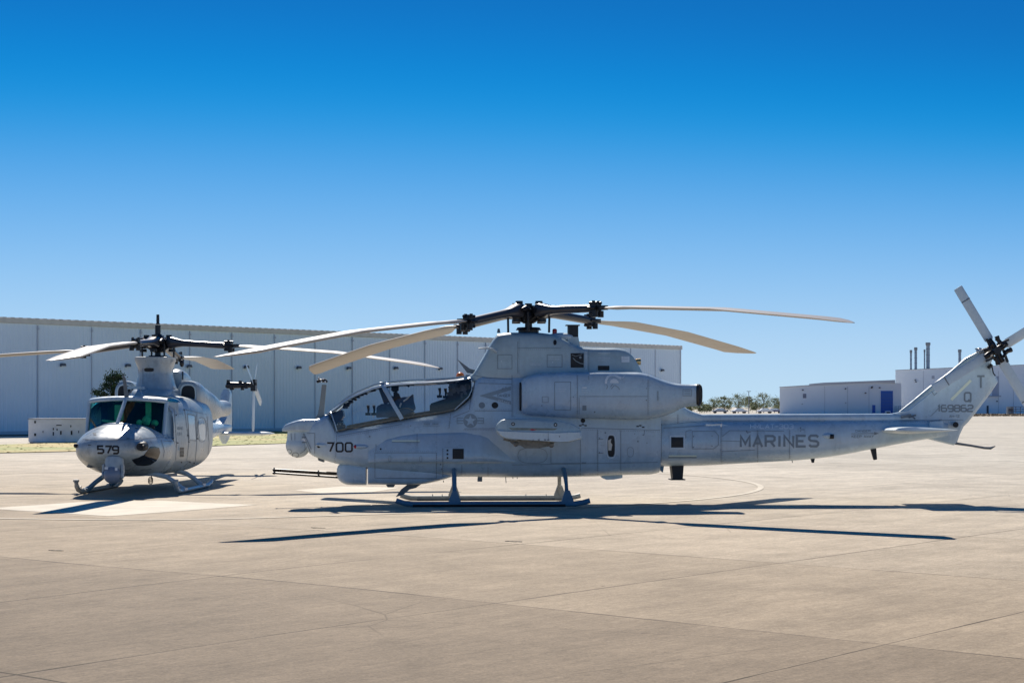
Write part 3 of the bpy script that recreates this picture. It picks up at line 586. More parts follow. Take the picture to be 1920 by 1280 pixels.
# main rotor --------------------------------------------------------------
def w2l(p, Mi): return Mi @ Vector(p)
def make_rotor(root, Mi, hubp, blades, tall=False):
    """hubp world hub centre; blades = (azimuth, cuff radius, cuff z, tip xyz, pitch, root z)"""
    H = Vector(hubp); b = MB(); rn = random.Random(5)
    b.tube([w2l(H + Vector((0, 0, -.46)), Mi), w2l(H + Vector((0, 0, .02)), Mi)], [.075, .065], 14)
    b.tube([w2l(H + Vector((0, 0, -.10)), Mi), w2l(H + Vector((0, 0, .0)), Mi)], [.18, .16], 14)
    for z, r_ in ((.0, .15), (.06, .12), (.10, .07)): b.tube([w2l(H + Vector((0, 0, z)), Mi), w2l(H + Vector((0, 0, z + .045)), Mi)], r_, 12)
    b.tube([w2l(H + Vector((0, 0, -.42)), Mi), w2l(H + Vector((0, 0, -.37)), Mi)], .2, 18)
    b.tube([w2l(H + Vector((0, 0, -.37)), Mi), w2l(H + Vector((0, 0, -.32)), Mi)], [.25, .22], 18)
    for i in range(26):
        a = rn.uniform(0, 2 * PI); r_ = rn.uniform(.08, .26)
        if i % 2: b.tube([w2l(H + Vector((r_ * math.cos(a), r_ * math.sin(a), rn.uniform(-.1, .02))), Mi), w2l(H + Vector((r_ * math.cos(a + .3), r_ * math.sin(a + .3), rn.uniform(.03, .10))), Mi)], rn.uniform(.012, .03), 7); continue
        b.box(w2l(H + Vector((r_ * math.cos(a), r_ * math.sin(a), rn.uniform(-.12, .07))), Mi), (rn.uniform(.04, .12), rn.uniform(.04, .1), rn.uniform(.03, .07)), Matrix.Rotation(a, 3, 'Z'))
    for az, rc, zc, tip, pitch in blades:
        T = Vector(tip); d = (Vector((T.x, T.y, 0)) - Vector((H.x, H.y, 0))).normalized(); e = Vector((-d.y, d.x, 0))
        q = H + d * .32; b.tube([w2l(q - d * .11, Mi), w2l(q - d * .04, Mi), w2l(q + d * .03, Mi), w2l(q + d * .08, Mi)], [.10, .15, .15, .11], 14); b.tube([w2l(q + e * -.16, Mi), w2l(q + e * .16, Mi)], .055, 10)
        q = H + d * .30 + e * .18; b.tube([w2l(q - d * .14, Mi), w2l(q + d * .0 + Vector((0, 0, .03)), Mi), w2l(q + d * .12, Mi)], [.03, .06, .035], 10)
        for z_ in (-.09, .0, .08): b.tube([w2l(H + d * .18 + e * .10 + Vector((0, 0, z_)), Mi), w2l(H + d * .34 - e * .12 + Vector((0, 0, z_ + .05)), Mi)], .014, 6)
        b.tube([w2l(H + d * .32 + e * .25 + Vector((0, 0, -.04)), Mi), w2l(H + d * .31 + e * .25 + Vector((0, 0, -.42)), Mi)], .022, 8)   # pitch link
        b.tube([w2l(H + d * .36 + Vector((0, 0, -.16)), Mi), w2l(H + d * .36 + Vector((0, 0, -.23)), Mi)], .085, 14)              # damper
        b.tube([w2l(H + d * .28 + Vector((0, 0, .12)), Mi), w2l(H + d * .28 + Vector((0, 0, .18)), Mi)], .07, 12)
    for k_ in range(8):
        a = 2 * PI * k_ / 8 + .3; b.tube([w2l(H + Vector((.12 * math.cos(a), .12 * math.sin(a), -.20)), Mi), w2l(H + Vector((.30 * math.cos(a + .4), .30 * math.sin(a + .4), -.07)), Mi)], [.03, .045], 8)
    b.tube([w2l(H + Vector((0, 0, -.24)), Mi), w2l(H + Vector((0, 0, -.10)), Mi)], [.11, .20], 16)
    if tall:
        b.tube([w2l(H + Vector((0, 0, .08)), Mi), w2l(H + Vector((0, 0, .18)), Mi), w2l(H + Vector((0, 0, .20)), Mi)], [.20, .10, .09], 14)
        b.tube([w2l(H + Vector((0, 0, .18)), Mi), w2l(H + Vector((0, 0, .42)), Mi)], .068, 14); b.tube([w2l(H + Vector((0, 0, .44)), Mi), w2l(H + Vector((0, 0, .52)), Mi)], [.05, .025], 10)
        b.tube([w2l(H + Vector((0, 0, .50)), Mi), w2l(H + Vector((0, 0, .68)), Mi)], [.04, .035], 10)
    hubo = b.build('rotor_hub', HUBM, root)
    for az, rc, zc, tip, pitch in blades:
        T = Vector(tip); Rr = math.hypot(T.x - H.x, T.y - H.y); d = Vector(((T.x - H.x) / Rr, (T.y - H.y) / Rr, 0)); e = Vector((-d.y, d.x, 0))
        C = H + d * rc; C.z = zc; S = H + d * .30; S.z = H.z - .0
        def along(t): return S + (C - S) * t
        b = MB(); rings = []                                                # the cuff: square root blending into a flat tube
        for t, w_, h_, ex in ((0, .15, .13, 4), (.06, .155, .135, 4), (.22, .13, .085, 3), (.35, .12, .078, 2.4), (.9, .115, .075, 2.4), (1., .10, .07, 2.6)):
            rings.append([w2l(along(t) + e * (w_ * sup(math.cos(a), ex)) + Vector((0, 0, h_ * sup(math.sin(a), ex))), Mi) for a in (2 * PI * k / 20 for k in range(20))])
        b.loft(rings); b.build('blade_cuff', CUFF, hubo)
        b = MB(); rn = random.Random(int(az * 7) + 11)                                    # fold hinge
        b.bar(w2l(C - d * .04, Mi), w2l(C + d * .11, Mi), .17, .15); b.bar(w2l(C + d * .1, Mi), w2l(C + d * .30, Mi), .12, .08)
        for k in range(6):
            a = 2 * PI * k / 6; b.tube([w2l(C + d * -.06 + e * .11 * math.cos(a) + Vector((0, 0, .11 * math.sin(a))), Mi), w2l(C + d * .13 + e * .11 * math.cos(a) + Vector((0, 0, .11 * math.sin(a))), Mi)], .028, 8)
        for k in (-1, 1):
            b.tube([w2l(C + d * .10 + e * .08 * k + Vector((0, 0, -.05)), Mi), w2l(C + d * .10 + e * .08 * k + Vector((0, 0, -.17)), Mi)], .055, 12)
            b.tube([w2l(C + d * .05 + e * .07 * k + Vector((0, 0, .08)), Mi), w2l(C + d * .05 + e * .07 * k + Vector((0, 0, .14)), Mi)], .03, 8)
        b.build('blade_fold_hinge', HUBM, hubo)
        S2 = C + d * .16; D = (T + e * .30 - S2)
        b = MB(); rings = []; be = MB(); re = []
        # planform: lead (+e, towards rotation) and trail offsets
        for t, le, te in ((0, .07, -.06), (.06, .16, -.14), (.12, .20, -.34), (.16, .20, -.42), (.5, .20, -.42), (.86, .20, -.42), (.905, .20, -.42), (.95, .02, -.42), (.985, -.20, -.42), (1., -.30, -.40)):
            q = S2 + D * t + Vector((0, 0, .10 * math.sin(PI * t) * (1 if t < 1 else 0)))
            ch = le - te; pr = pitch * (1 - .25 * t); th = .115 if t > .1 else .25
            def PT(x, z): off = le - x * ch; return w2l(q + e * (off * math.cos(pr)) + Vector((0, 0, off * math.sin(pr) + z * ch)), Mi)
            rings.append([PT(x, z) for x, z in airfoil(9, th)])
        b.loft(rings); bl = b.build('rotor_blade', BLADE, hubo)
    return hubo
def tipw(px, py, Y): return tuple(W(px, py, Y))
make_rotor(ah, M1i, W(991, 583, 32.0), [
    (-43, 1.70, 3.700, tipw(1603, 604.5, 26.8), R(1.0)), (46, 1.75, 3.60, tipw(1412, 664, 37.2), R(-5)),
    (226, 1.70, 3.45, tipw(406, 669.5, 26.1), R(-1)), (132, 1.90, 3.50, tipw(588, 699, 37.4), R(5.0))])
# things standing on the pylon and nose
b = MB(); b.tube([L(1040, 626), L(1040, 619)], .045, 12); b.ball(L(1040, 618.5), .045, 12, 6, .6); b.build('beacon', REDL, ah, )
b = MB(); b.ball(L(1052, 632), .17, 16, 8, .5, 1.7); b.build('beacon_fairing', PAINT_L, ah)
b = MB(); b.bar(L(1074, 632), L(1074, 611), .2, .19); b.box(L(1073.5, 610), (.27, .22, .02)); b.build('antenna_box', HUBM, ah)
b = MB(); b.loft([[L(1074, y) + Vector((x * w_, yy * .12, 0)) for x, yy in ((-1, -1), (1, -1), (1, 1), (-1, 1))] for y, w_ in ((632, .10), (656, .14))]); b.build('antenna_base', PAINT_G, ah)
b = MB(); b.tube([L(935, 624), L(935, 616)], [.035, .02], 8); b.build('cap_antenna', PAINT_D, ah)
b = MB(); b.tube([L(897, 653, -.55), L(915, 652.5, -.55), L(924, 654, -.5), L(930, 659, -.42)], [.012, .02, .02, .03], 8); b.build('pitot_tube', PAINT_L, ah)
b = MB(); b.prism([p + Vector((0, -.012, 0)) for p in (L(857, 673), L(881, 691), L(893, 694), L(893, 701), L(876, 699))], (0, .024, 0)); b.build('blade_antenna', PAINT_D, ah)
b = MB(); b.tube([L(863, 708), L(863, 702)], [.09, .075], 14); b.ball(L(863, 702.5), .072, 14, 6, .7); b.build('beacon', ORANGE, ah)
b = MB(); b.loft([[L(x, y) + Vector((dx, dy, 0)) for dx, dy in ((-w_, -t), (w_, -t), (w_, t), (-w_, t))] for x, y, w_, t in ((598, 788, .10, .05), (602, 776, .06, .045), (604, 760, .048, .04), (608, 721, .043, .04))]); b.build('wire_cutter', mat('wire_cutter_paint', (.27, .29, .28), .5), ah, bevel=.006)
b = MB(); rn = random.Random(2)
for k in range(9): b.ball(L(596 + k * 2.0, 712 + rn.uniform(-3, 3)), rn.uniform(.02, .032), 8, 6)
b.tube([L(597, 713), L(612, 714)], .03, 8); b.build('air_data_probe', HUBM, ah)
b = MB()
for k in range(4): b.ball(L(599 + k * 3.6, 710 + (k % 2) * 5, -.03), .016, 8, 6)
b.build('probe_tip', mat('white_enamel', (.8, .8, .8), .4), ah)
b = MB(); b.tube([L(606, 781, -.05), L(614, 779, -.05)], .025, 8); b.build('nose_fitting', STEEL, ah)
# underneath
U = [('belly_antenna', PAINT_D, [(896, 892), (904, 892), (904, 902), (895, 902)], .10), ('belly_antenna', BLACK, [(1257, 872), (1280, 872), (1278, 897), (1260, 897)], .16), ('belly_antenna', BLACK, [(1519, 856), (1528, 855), (1526, 867), (1522, 867)], .03),
     ('belly_antenna', BLACK, [(1631, 838), (1642, 836), (1644, 861), (1638, 862)], .03), ('belly_antenna', PAINT_L, [(1122, 888), (1128, 895), (1136, 898.5), (1150, 898), (1166, 895), (1166, 887)], .12),
     ('forward_antenna', PAINT_D, [(765, 907), (790, 907), (780, 914), (768, 917), (756, 927), (742, 931), (752, 917)], .05), ('belly_antenna', PAINT_D, [(723, 907), (742, 907), (738, 913), (727, 913)], .05),
     ('nose_antenna', PAINT_D, [(596, 858), (608, 861), (608, 866), (598, 863)], .1), ('tow_fitting', SKID, [(1233, 872), (1244, 871), (1242, 885), (1237, 881)], .1)]
for nm, m_, pl, t in U:
    b = MB(); b.prism([L(x, y) + Vector((0, -t, 0)) for x, y in pl], (0, 2 * t, 0)); b.build(nm, m_, ah, bevel=.004)
b = MB(); b.box(L(1269, 898), (.28, .4, .02)); b.build('antenna_plate', BLACK, ah)
for x, y, l_ in ((948, 893, 12), (961, 892, 5), (969, 892, 5), (1485, 862, 5), (831, 900, 4)): b = MB(); p = L(x, y); b.tube([p, p + Vector((.01, 0, -l_ * .0103))], .008, 6); b.build('drain_pipe', PAINT_D, ah)
b = MB(); b.tube([L(1193, 678, 0), L(1201, 678, 0)], [.06, .065], 14); b.tube([L(1180, 678), L(1194, 678)], .05, 12); b.build('oil_cooler_outlet', BRASS, ah)
b = MB(); b.ball(L(1552, 816.5, -.30), .06, 14, 8, .8, 1.9); b.build('boom_fairing', PAINT, ah); b = MB(); b.tube([L(1556, 818, -.335), L(1563, 818, -.335)], .045, 10); b.build('boom_sensor', BLACK, ah)
b = MB(); b.ball(L(676, 837, -.47), .10, 14, 8, .45, 1.6, .7); b.build('light_fairing', PAINT, ah); b = MB(); b.ball(L(666.5, 837, -.50), .035, 10, 8); b.build('position_light', REDL, ah)
b = MB(); b.ball(L(606, 834, -.36), .09, 14, 8, .45, 1.7, .7); b.build('light_fairing', PAINT, ah); b = MB(); b.ball(L(597.5, 836, -.37), .035, 10, 8); b.build('position_light', BLACK, ah)

bpy.context.view_layer.update()
# ------------------------------------------------------------------ decals: shapes laid onto the real surfaces
def bvh_of(objs):
    vs, fs = [], []; global OWN; OWN = []
    for o in objs:
        k = len(vs); mw = o.matrix_world; vs += [mw @ v.co for v in o.data.vertices]; fs += [tuple(k + i for i in p.vertices) for p in o.data.polygons]; OWN += [o] * len(o.data.polygons)
    return BVHTree.FromPolygons(vs, fs)
class Decal:
    """flat pixel-plan shapes cut into small cells and wrapped onto the surfaces below"""
    def __init__(s): s.bm = bmesh.new(); s.k = 0; s.lay = s.bm.verts.layers.float.new('k')
    def poly(s, pts):
        s.k += 1; vs = [s.bm.verts.new((x, y, 0)) for x, y in pts]
        for v in vs: v[s.lay] = s.k
        try: s.bm.faces.new(vs)
        except ValueError: pass
    def rect(s, x0, y0, x1, y1): s.poly([(x0, y0), (x1, y0), (x1, y1), (x0, y1)])
    def disc(s, x, y, r, ry=None, n=20): s.poly([(x + r * math.cos(2 * PI * k / n), y + (ry or r) * math.sin(2 * PI * k / n)) for k in range(n)])
    def line(s, pts, w_, closed=False):
        P = [Vector(p) for p in pts]; n = len(P)
        if closed: P = [P[-1]] + P + [P[0], ]
        off = []
        for i, p in enumerate(P):
            a = (p - P[i - 1]).normalized() if i > 0 else (P[1] - p).normalized()
            c = (P[i + 1] - p).normalized() if i < len(P) - 1 else a
            nn = Vector((-(a + c).y, (a + c).x)); nn = nn.normalized() if nn.length > 1e-6 else Vector((-a.y, a.x))
            k = max(.5, nn.dot(Vector((-a.y, a.x)))); off.append(nn * (w_ / 2 / k))
        rg = range(1, len(P) - 1) if closed else range(0, len(P) - 1)
        for i in rg:
            j = i + 1
            s.poly([P[i] + off[i], P[j] + off[j], P[j] - off[j], P[i] - off[i]]); s.k -= 1 if i != rg[-1] else 0
    def oval(s, x0, y0, x1, y1, w_, e=3., n=28):
        cx, cy, a, c = (x0 + x1) / 2, (y0 + y1) / 2, (x1 - x0) / 2, (y1 - y0) / 2
        s.line([(cx + a * sup(math.cos(t), e), cy + c * sup(math.sin(t), e)) for t in (2 * PI * k / n for k in range(n))], w_, True)
    def rectline(s, x0, y0, x1, y1, w_): s.line([(x0, y0), (x1, y0), (x1, y1), (x0, y1)], w_, True)
    def dots(s, a, c, n, r): 
        for k in range(n): s.disc(a[0] + (c[0] - a[0]) * k / (n - 1), a[1] + (c[1] - a[1]) * k / (n - 1), r, n=6)
    def text(s, txt, x0, y0, x1, y1, w_, slope=0., gap=.35):
        adv = [1.0 if ch not in 'I1-. ' else {'I': .3, '1': .45, '-': .7, '.': .3, ' ': .6}[ch] for ch in txt]
        tot = sum(adv) + gap * (len(txt) - 1); cw = (x1 - x0) / tot; x = x0; h = (y1 - y0)
        for ch, ad in zip(txt, adv):
            for st_ in GLYPH.get(ch, []):
                s.line([(x + u * ad * cw, y0 + (1 - v) * h + slope * (x - x0)) for u, v in st_], w_)
            x += (ad + gap) * cw
    def build(s, name, m, parent, Mi, bvh, cell=6., off=.004, maxd=200, own=None, lim=3.5):
        bm = s.bm; vown = {}; bmesh.ops.triangulate(bm, faces=bm.faces[:])
        xs = [v.co.x for v in bm.verts]; ys = [v.co.y for v in bm.verts]
        for ax, lo, hi in ((0, min(xs), max(xs)), (1, min(ys), max(ys))):
            c = math.floor(lo / cell) * cell + .37
            while c < hi:
                nrm = Vector((1, 0, 0)) if ax == 0 else Vector((0, 1, 0)); co = Vector((c, 0, 0)) if ax == 0 else Vector((0, c, 0))
                if c > lo: bmesh.ops.bisect_plane(bm, geom=bm.verts[:] + bm.edges[:] + bm.faces[:], plane_co=co, plane_no=nrm, dist=1e-4)
                c += cell
        bad = []
        for v in bm.verts:
            d = ray(v.co.x, v.co.y).normalized(); hit, nr, i, ds = bvh.ray_cast(CAM, d, maxd)
            if hit is None: bad.append(v); continue
            if nr.dot(d) > 0: nr = -nr
            v.co = Mi @ (hit + nr * off - d * (.00025 * v[s.lay])); vown[v] = i
        bmesh.ops.delete(bm, geom=bad, context='VERTS')
        big = [f for f in bm.faces if max(e.calc_length() for e in f.edges) > cell * .0135 * lim]
        bmesh.ops.delete(bm, geom=big, context='FACES')
        if own is not None:                 # painted pattern: joins the mesh of the part it lies on
            by = {}
            for f in bm.faces: by.setdefault(own[vown[f.verts[0]]], []).append([v.co.copy() for v in f.verts])
            for o, fl in by.items():
                if m.name not in o.data.materials: o.data.materials.append(m)
                mi = o.data.materials.find(m.name); b_ = bmesh.new(); b_.from_mesh(o.data)
                for cs in fl:
                    try: q_ = b_.faces.new([b_.verts.new(c) for c in cs]); q_.material_index = mi; q_.smooth = True
                    except ValueError: pass
                b_.to_mesh(o.data); b_.free()
            bm.free(); return None
        me = bpy.data.meshes.new(name); bm.to_mesh(me); bm.free(); me.materials.append(m)
        for p_ in me.polygons: p_.use_smooth = True
        o = bpy.data.objects.new(name, me); COL.objects.link(o); o.parent = parent; return o
c_ = .18
GLYPH = {'M': [[(0, 0), (0, 1), (.5, .3), (1, 1), (1, 0)]], 'A': [[(0, 0), (.5, 1), (1, 0)], [(.2, .33), (.8, .33)]], 'R': [[(0, 0), (0, 1), (.8, 1), (1, .88), (1, .62), (.8, .5), (.06, .5)], [(.55, .5), (1, 0)]],
 'I': [[(.5, 0), (.5, 1)]], '1': [[(.2, .8), (.7, 1), (.7, 0)]], 'N': [[(0, 0), (0, 1), (1, 0), (1, 1)]], 'E': [[(1, 1), (0, 1), (0, 0), (1, 0)], [(.06, .5), (.75, .5)]], 'S': [[(1, .85), (.82, 1), (.18, 1), (0, .85), (0, .65), (.18, .52), (.82, .48), (1, .35), (1, .15), (.82, 0), (.18, 0), (0, .15)]],
 'H': [[(0, 0), (0, 1)], [(1, 0), (1, 1)], [(.05, .5), (.95, .5)]], 'L': [[(0, 1), (0, 0), (1, 0)]], 'T': [[(0, 1), (1, 1)], [(.5, .95), (.5, 0)]], '-': [[(0, .5), (1, .5)]], '3': [[(0, .85), (.18, 1), (.82, 1), (1, .85), (1, .62), (.85, .5), (.4, .5)], [(.85, .5), (1, .38), (1, .15), (.82, 0), (.18, 0), (0, .15)]],
 '0': [[(.5, 0), (.2, 0), (0, .13), (0, .87), (.2, 1), (.8, 1), (1, .87), (1, .13), (.8, 0), (.5, 0)]], '7': [[(0, 1), (1, 1), (.45, 0)]], '5': [[(.95, 1), (0, 1), (0, .56), (.8, .56), (1, .42), (1, .14), (.8, 0), (.1, 0), (0, .1)]],
 '9': [[(.1, 0), (.8, 0), (1, .14), (1, .87), (.8, 1), (.2, 1), (0, .87), (0, .58), (.2, .45), (.95, .45)]], '6': [[(.9, 1), (.2, 1), (0, .87), (0, .14), (.2, 0), (.8, 0), (1, .13), (1, .42), (.8, .55), (.05, .55)]],
 '8': [[(.5, .52), (.2, .52), (.02, .63), (.02, .88), (.2, 1), (.8, 1), (.98, .88), (.98, .63), (.8, .52), (.5, .52)], [(.2, .52), (0, .40), (0, .13), (.2, 0), (.8, 0), (1, .13), (1, .40), (.8, .52)]], '2': [[(0, .85), (.18, 1), (.82, 1), (1, .87), (1, .6), (.8, .48), (.2, .45), (0, .33), (0, 0), (1, 0)]],
 'T': [[(0, 1), (1, 1)], [(.5, .95), (.5, 0)]], 'Q': [[(.5, 0), (.2, 0), (0, .13), (0, .87), (.2, 1), (.8, 1), (1, .87), (1, .13), (.8, 0), (.5, 0)], [(.6, .2), (1.05, -.08)]], 'D': [[(0, 0), (0, 1), (.75, 1), (1, .8), (1, .2), (.75, 0), (.05, 0)]], 'G': [[(1, .85), (.8, 1), (.2, 1), (0, .87), (0, .13), (.2, 0), (.8, 0), (1, .13), (1, .45), (.55, .45)]],
 'K': [[(0, 0), (0, 1)], [(1, 1), (.06, .45)], [(.3, .55), (1, 0)]], 'P': [[(0, 0), (0, 1), (.8, 1), (1, .87), (1, .58), (.8, .45), (.06, .45)]], 'W': [[(0, 1), (.25, 0), (.5, .75), (.75, 0), (1, 1)]], 'Y': [[(0, 1), (.5, .5), (1, 1)], [(.5, .5), (.5, 0)]], 'J': [[(1, 1), (1, .13), (.8, 0), (.2, 0), (0, .15)]],
 'Z': [[(0, 1), (1, 1), (0, 0), (1, 0)]], 'B': [[(0, .5), (.8, .5), (.95, .62), (.95, .87), (.8, 1), (0, 1), (0, 0), (.8, 0), (1, .13), (1, .38), (.8, .5)]], 'U': [[(0, 1), (0, .13), (.2, 0), (.8, 0), (1, .13), (1, 1)]], 'O': [[(.5, 0), (.2, 0), (0, .13), (0, .87), (.2, 1), (.8, 1), (1, .87), (1, .13), (.8, 0), (.5, 0)]], 'C': [[(1, .85), (.8, 1), (.2, 1), (0, .87), (0, .13), (.2, 0), (.8, 0), (1, .15)]]}
B1 = bvh_of(targets1); OWN1 = OWN
def MG1(d, m, cell=8., off=.003): return d.build('', m, ah, M1i, B1, cell, off, own=OWN1)
def D1(d, name, m, cell=6., off=.004): return d.build(name, m, ah, M1i, B1, cell, off)
d = Decal(); d.text('700', 613.5, 830, 660, 846, 3.3, gap=.42); D1(d, 'side_number', MARK_B, 5)
d = Decal(); d.text('MARINES', 1389, 817.5, 1534, 837.5, 4.3, slope=-.009, gap=.40); D1(d, 'service_lettering', MARK)
d = Decal(); d.text('HMLAT-303', 1407, 795.5, 1487, 803, 1.5, gap=.35); D1(d, 'unit_lettering', mat('faded_lettering', (.80, .88, .92), .5))
d = Decal(); d.text('DANGER', 1604, 806, 1632, 809.5, .7); d.text('KEEP AWAY', 1597, 815.5, 1638, 820, .8); d.line([(1596, 812.7), (1641, 812.2)], 1.1); d.poly([(1639, 809.3), (1648, 812.2), (1639, 815)]); D1(d, 'warning_lettering', MARK)
d = Decal(); d.text('169862', 1758, 759.5, 1824, 771, 2.7, gap=.3); D1(d, 'serial_number', MARK, 8)
d = Decal(); d.text('T', 1832, 705, 1846, 727, 3.4); D1(d, 'tail_letter', MARK, 8)
d = Decal(); d.text('Q', 1808.5, 736, 1820, 752, 3.2); D1(d, 'tail_letter', MARK, 8)
d = Decal(); d.text('AH-1Z', 1780, 778, 1799, 782, .8); D1(d, 'type_lettering', MARK, 8)
d = Decal(); d.poly([(1781.5, 747.5), (1818.5, 711), (1822, 714.5), (1785.5, 751)]); D1(d, 'formation_light', STRIP, off=.006)
d = Decal(); d.rect(735, 824.8, 787, 828.0); D1(d, 'formation_light', STRIP, off=.007)
d = Decal(); d.rect(1254, 852.8, 1306, 855.6); D1(d, 'formation_light', STRIP, off=.007)
d = Decal(); d.rect(1253, 855.9, 1306, 858.4); d.rect(735, 828.3, 787, 829.2)
MG1(d, MARK)
# star and bars
d = Decal(); cx, cy = 882, 788.5; n = 40; ro, ri = 12.6, 11.4
star = [(cx + (11.6 if k % 2 == 0 else 4.5) * math.sin(PI * k / 5), cy - (11.6 if k % 2 == 0 else 4.5) * math.cos(PI * k / 5)) for k in range(10)]
def rayhit(a):      # star outline radius along direction a
    best = 0
    for i in range(10):
        p, q = Vector(star[i]) - Vector((cx, cy)), Vector(star[(i + 1) % 10]) - Vector((cx, cy)); u = Vector((math.sin(a), -math.cos(a))); e = q - p
        det = u.x * -e.y + u.y * e.x
        if abs(det) < 1e-9: continue
        t = (p.x * -e.y + p.y * e.x) / det; s_ = (u.x * p.y - u.y * p.x) / det
        if t > 0 and -1e-6 <= s_ <= 1 + 1e-6: best = max(best, t)
    return best
K = 60
for k in range(K):
    a0, a1 = 2 * PI * k / K, 2 * PI * (k + 1) / K; r0, r1 = rayhit(a0 + 1e-5), rayhit(a1 - 1e-5)
    d.poly([(cx + r0 * math.sin(a0), cy - r0 * math.cos(a0)), (cx + 13.2 * math.sin(a0), cy - 13.2 * math.cos(a0)), (cx + 13.2 * math.sin(a1), cy - 13.2 * math.cos(a1)), (cx + r1 * math.sin(a1), cy - r1 * math.cos(a1))]); d.k = 1
for s_ in (-1, 1):
    x0, x1 = cx + s_ * 13.3, cx + s_ * 25.5
    for y0, y1 in ((782.6, 784.2), (787.2, 789.4), (792.4, 794)): d.rect(min(x0, x1), y0, max(x0, x1), y1)
    d.rect(min(x1, x1 - s_ * 1.4), 784.3, max(x1, x1 - s_ * 1.4), 792.3)
D1(d, 'star_insignia', MARK_F)
# intake warning triangle
d = Decal(); d.poly([(899, 741.5), (958, 724), (958, 731), (922, 741.5)]); d.poly([(899, 741.8), (922, 741.8), (958, 752), (958, 758.5)]); D1(d, 'intake_warning_triangle', MARK_F)
d = Decal(); d.text('DANGER', 933, 739, 956, 743.5, .8); D1(d, 'intake_warning_lettering', MARK)
d = Decal(); d.text('JET', 938, 728, 950, 731.5, .6, slope=-.25); D1(d, 'intake_warning_lettering', MARK, off=.006); d = Decal(); d.text('INTAKE', 934, 748.5, 956, 752, .6, slope=.28); D1(d, 'intake_warning_lettering', MARK_P, off=.006)
# helmet emblem on the nacelle
d = Decal(); cx, cy = 1150, 716.5
d.line([(1136, 719), (1136.5, 712), (1140, 706), (1146, 703), (1153, 703.5), (1159, 706.5), (1165, 709)], 4.2)
d.poly([(1143, 718), (1145, 712), (1150, 709.5), (1155, 711), (1159.5, 714.5), (1160, 718)]); d.poly([(1166, 708), (1172, 703.5), (1170.5, 706.5), (1167.5, 710)]); D1(d, 'helmet_emblem', MARK_P, 4)
d = Decal()
for pl in ([(1138, 721), (1139, 725), (1137, 729)], [(1149, 720), (1144.5, 725)], [(1152, 722), (1146, 729)], [(1153, 722), (1159, 726), (1162, 730)]): d.line(pl, 1.5)
D1(d, 'helmet_emblem', MARK_F, 4)
# openings
def part1(name, m, off, f):
    d = Decal(); f(d); return D1(d, name, m, 5, off)
for r_ in ((848.5, 841, 869.5, 860), (1258.5, 819.5, 1281, 838.5), (1121, 685.5, 1142.5, 694)): part1('vent_opening', BLACK, .006, lambda d: d.rect(*r_))
part1('access_opening', BLACK, .006, lambda d: d.rect(1070, 662, 1094.5, 689)); part1('access_opening', BLACK, .006, lambda d: d.poly([(1146 + 6.6 * sup(math.cos(t), 4), 836 + 20 * sup(math.sin(t), 3)) for t in (2 * PI * k / 24 for k in range(24))]))
for a_ in ((928, 759.5, 6.2, 6), (1040.5, 642, 3.2, 5), (1093, 788.3, 4.3), (714, 841.5, 1.7)): part1('round_port', BLACK, .006, lambda d: d.disc(*a_))
part1('round_port', MARK, .005, lambda d: d.disc(903.5, 759.5, 6, 5.8)); part1('vent_cover', MARK, .005, lambda d: d.rect(1092, 760, 1099.5, 769))
d = Decal()
for y in (844, 851, 858): d.disc(839, y, 1.9, n=10)
for x, y in ((1088, 797.5), (1093, 795.5), (1098, 797.5), (1195.5, 799), (1200.5, 797.5), (1206, 800.5)): d.rect(x - 2.3, y - 1.1, x + 2.3, y + 1.1)
d.rect(849.5, 880, 855, 884.5); MG1(d, BLACK, 5, .006)
d = Decal(); d.poly([(1140, 825), (1146, 822), (1145, 829), (1148, 833), (1146, 844), (1140.5, 844)]); D1(d, 'visible_equipment', mat('equipment_white', (.7, .66, .58), .5), 5, .012)
d = Decal(); d.line([(1074, 671), (1080, 677), (1088, 681), (1094, 682)], 1.4); d.line([(1072, 665), (1079, 668), (1092, 664)], .8); d.disc(1088, 670, 2.2); D1(d, 'visible_equipment', mat('equipment_grey', (.3, .33, .32), .4), 5, .012)
d = Decal()
for k in range(4):
    for j in range(4): d.rect(852 + k * 4.2, 844 + j * 4, 854.3 + k * 4.2, 846 + j * 4)
MG1(d, mat('grille_brown', (.05, .035, .02), .5), 5, .010)
d = Decal(); d.rectline(1256.5, 817.5, 1283, 840.5, 1.6); d.rectline(1097, 659.5, 1099.5, 692, .8); d.oval(1137.5, 814, 1154.5, 858, 1.3, 3.5); d.rect(1165, 668, 1180, 679); d.rect(1091, 725.5, 1100, 728)
MG1(d, MARK_P, 5, .008)
d = Decal(); d.rectline(1280.5, 730, 1296.5, 742, 1.0)
for y in (733, 736, 739.2): d.line([(1283, y), (1294, y)], 1.0)
d.rect(1232.5, 733, 1234.5, 751); d.rectline(1017, 743.5, 1028, 754, .9)
for y in (670, 673.5): d.line([(1167, y), (1178, y)], .6)
MG1(d, MARK_F, 5, .009)
part1('wing_fastener', BLACK, .006, lambda d: d.disc(962, 794.5, 3.4)); part1('wing_fastener', BLACK, .006, lambda d: d.disc(1041.5, 796, 3.4))
d = Decal(); d.disc(962, 794.5, 1.5, n=10); d.disc(1041.5, 796, 1.5, n=10); MG1(d, PAINT_L, 5, .012)
d = Decal(); d.poly([(954, 801.6), (1046, 802.6), (1040, 806), (960, 806)]); MG1(d, mat('wing_stain', (.20, .23, .20), .5, var=.3, scale=12), 6, .004)
d = Decal(); d.poly([(993, 805.6), (997, 803.6), (1007, 805.4), (998, 807)]); MG1(d, REDL, 5, .008)
d = Decal()
for x in (972, 1000, 1010, 1022, 1028): d.rect(x - 2, 823, x + 2, 825.5)
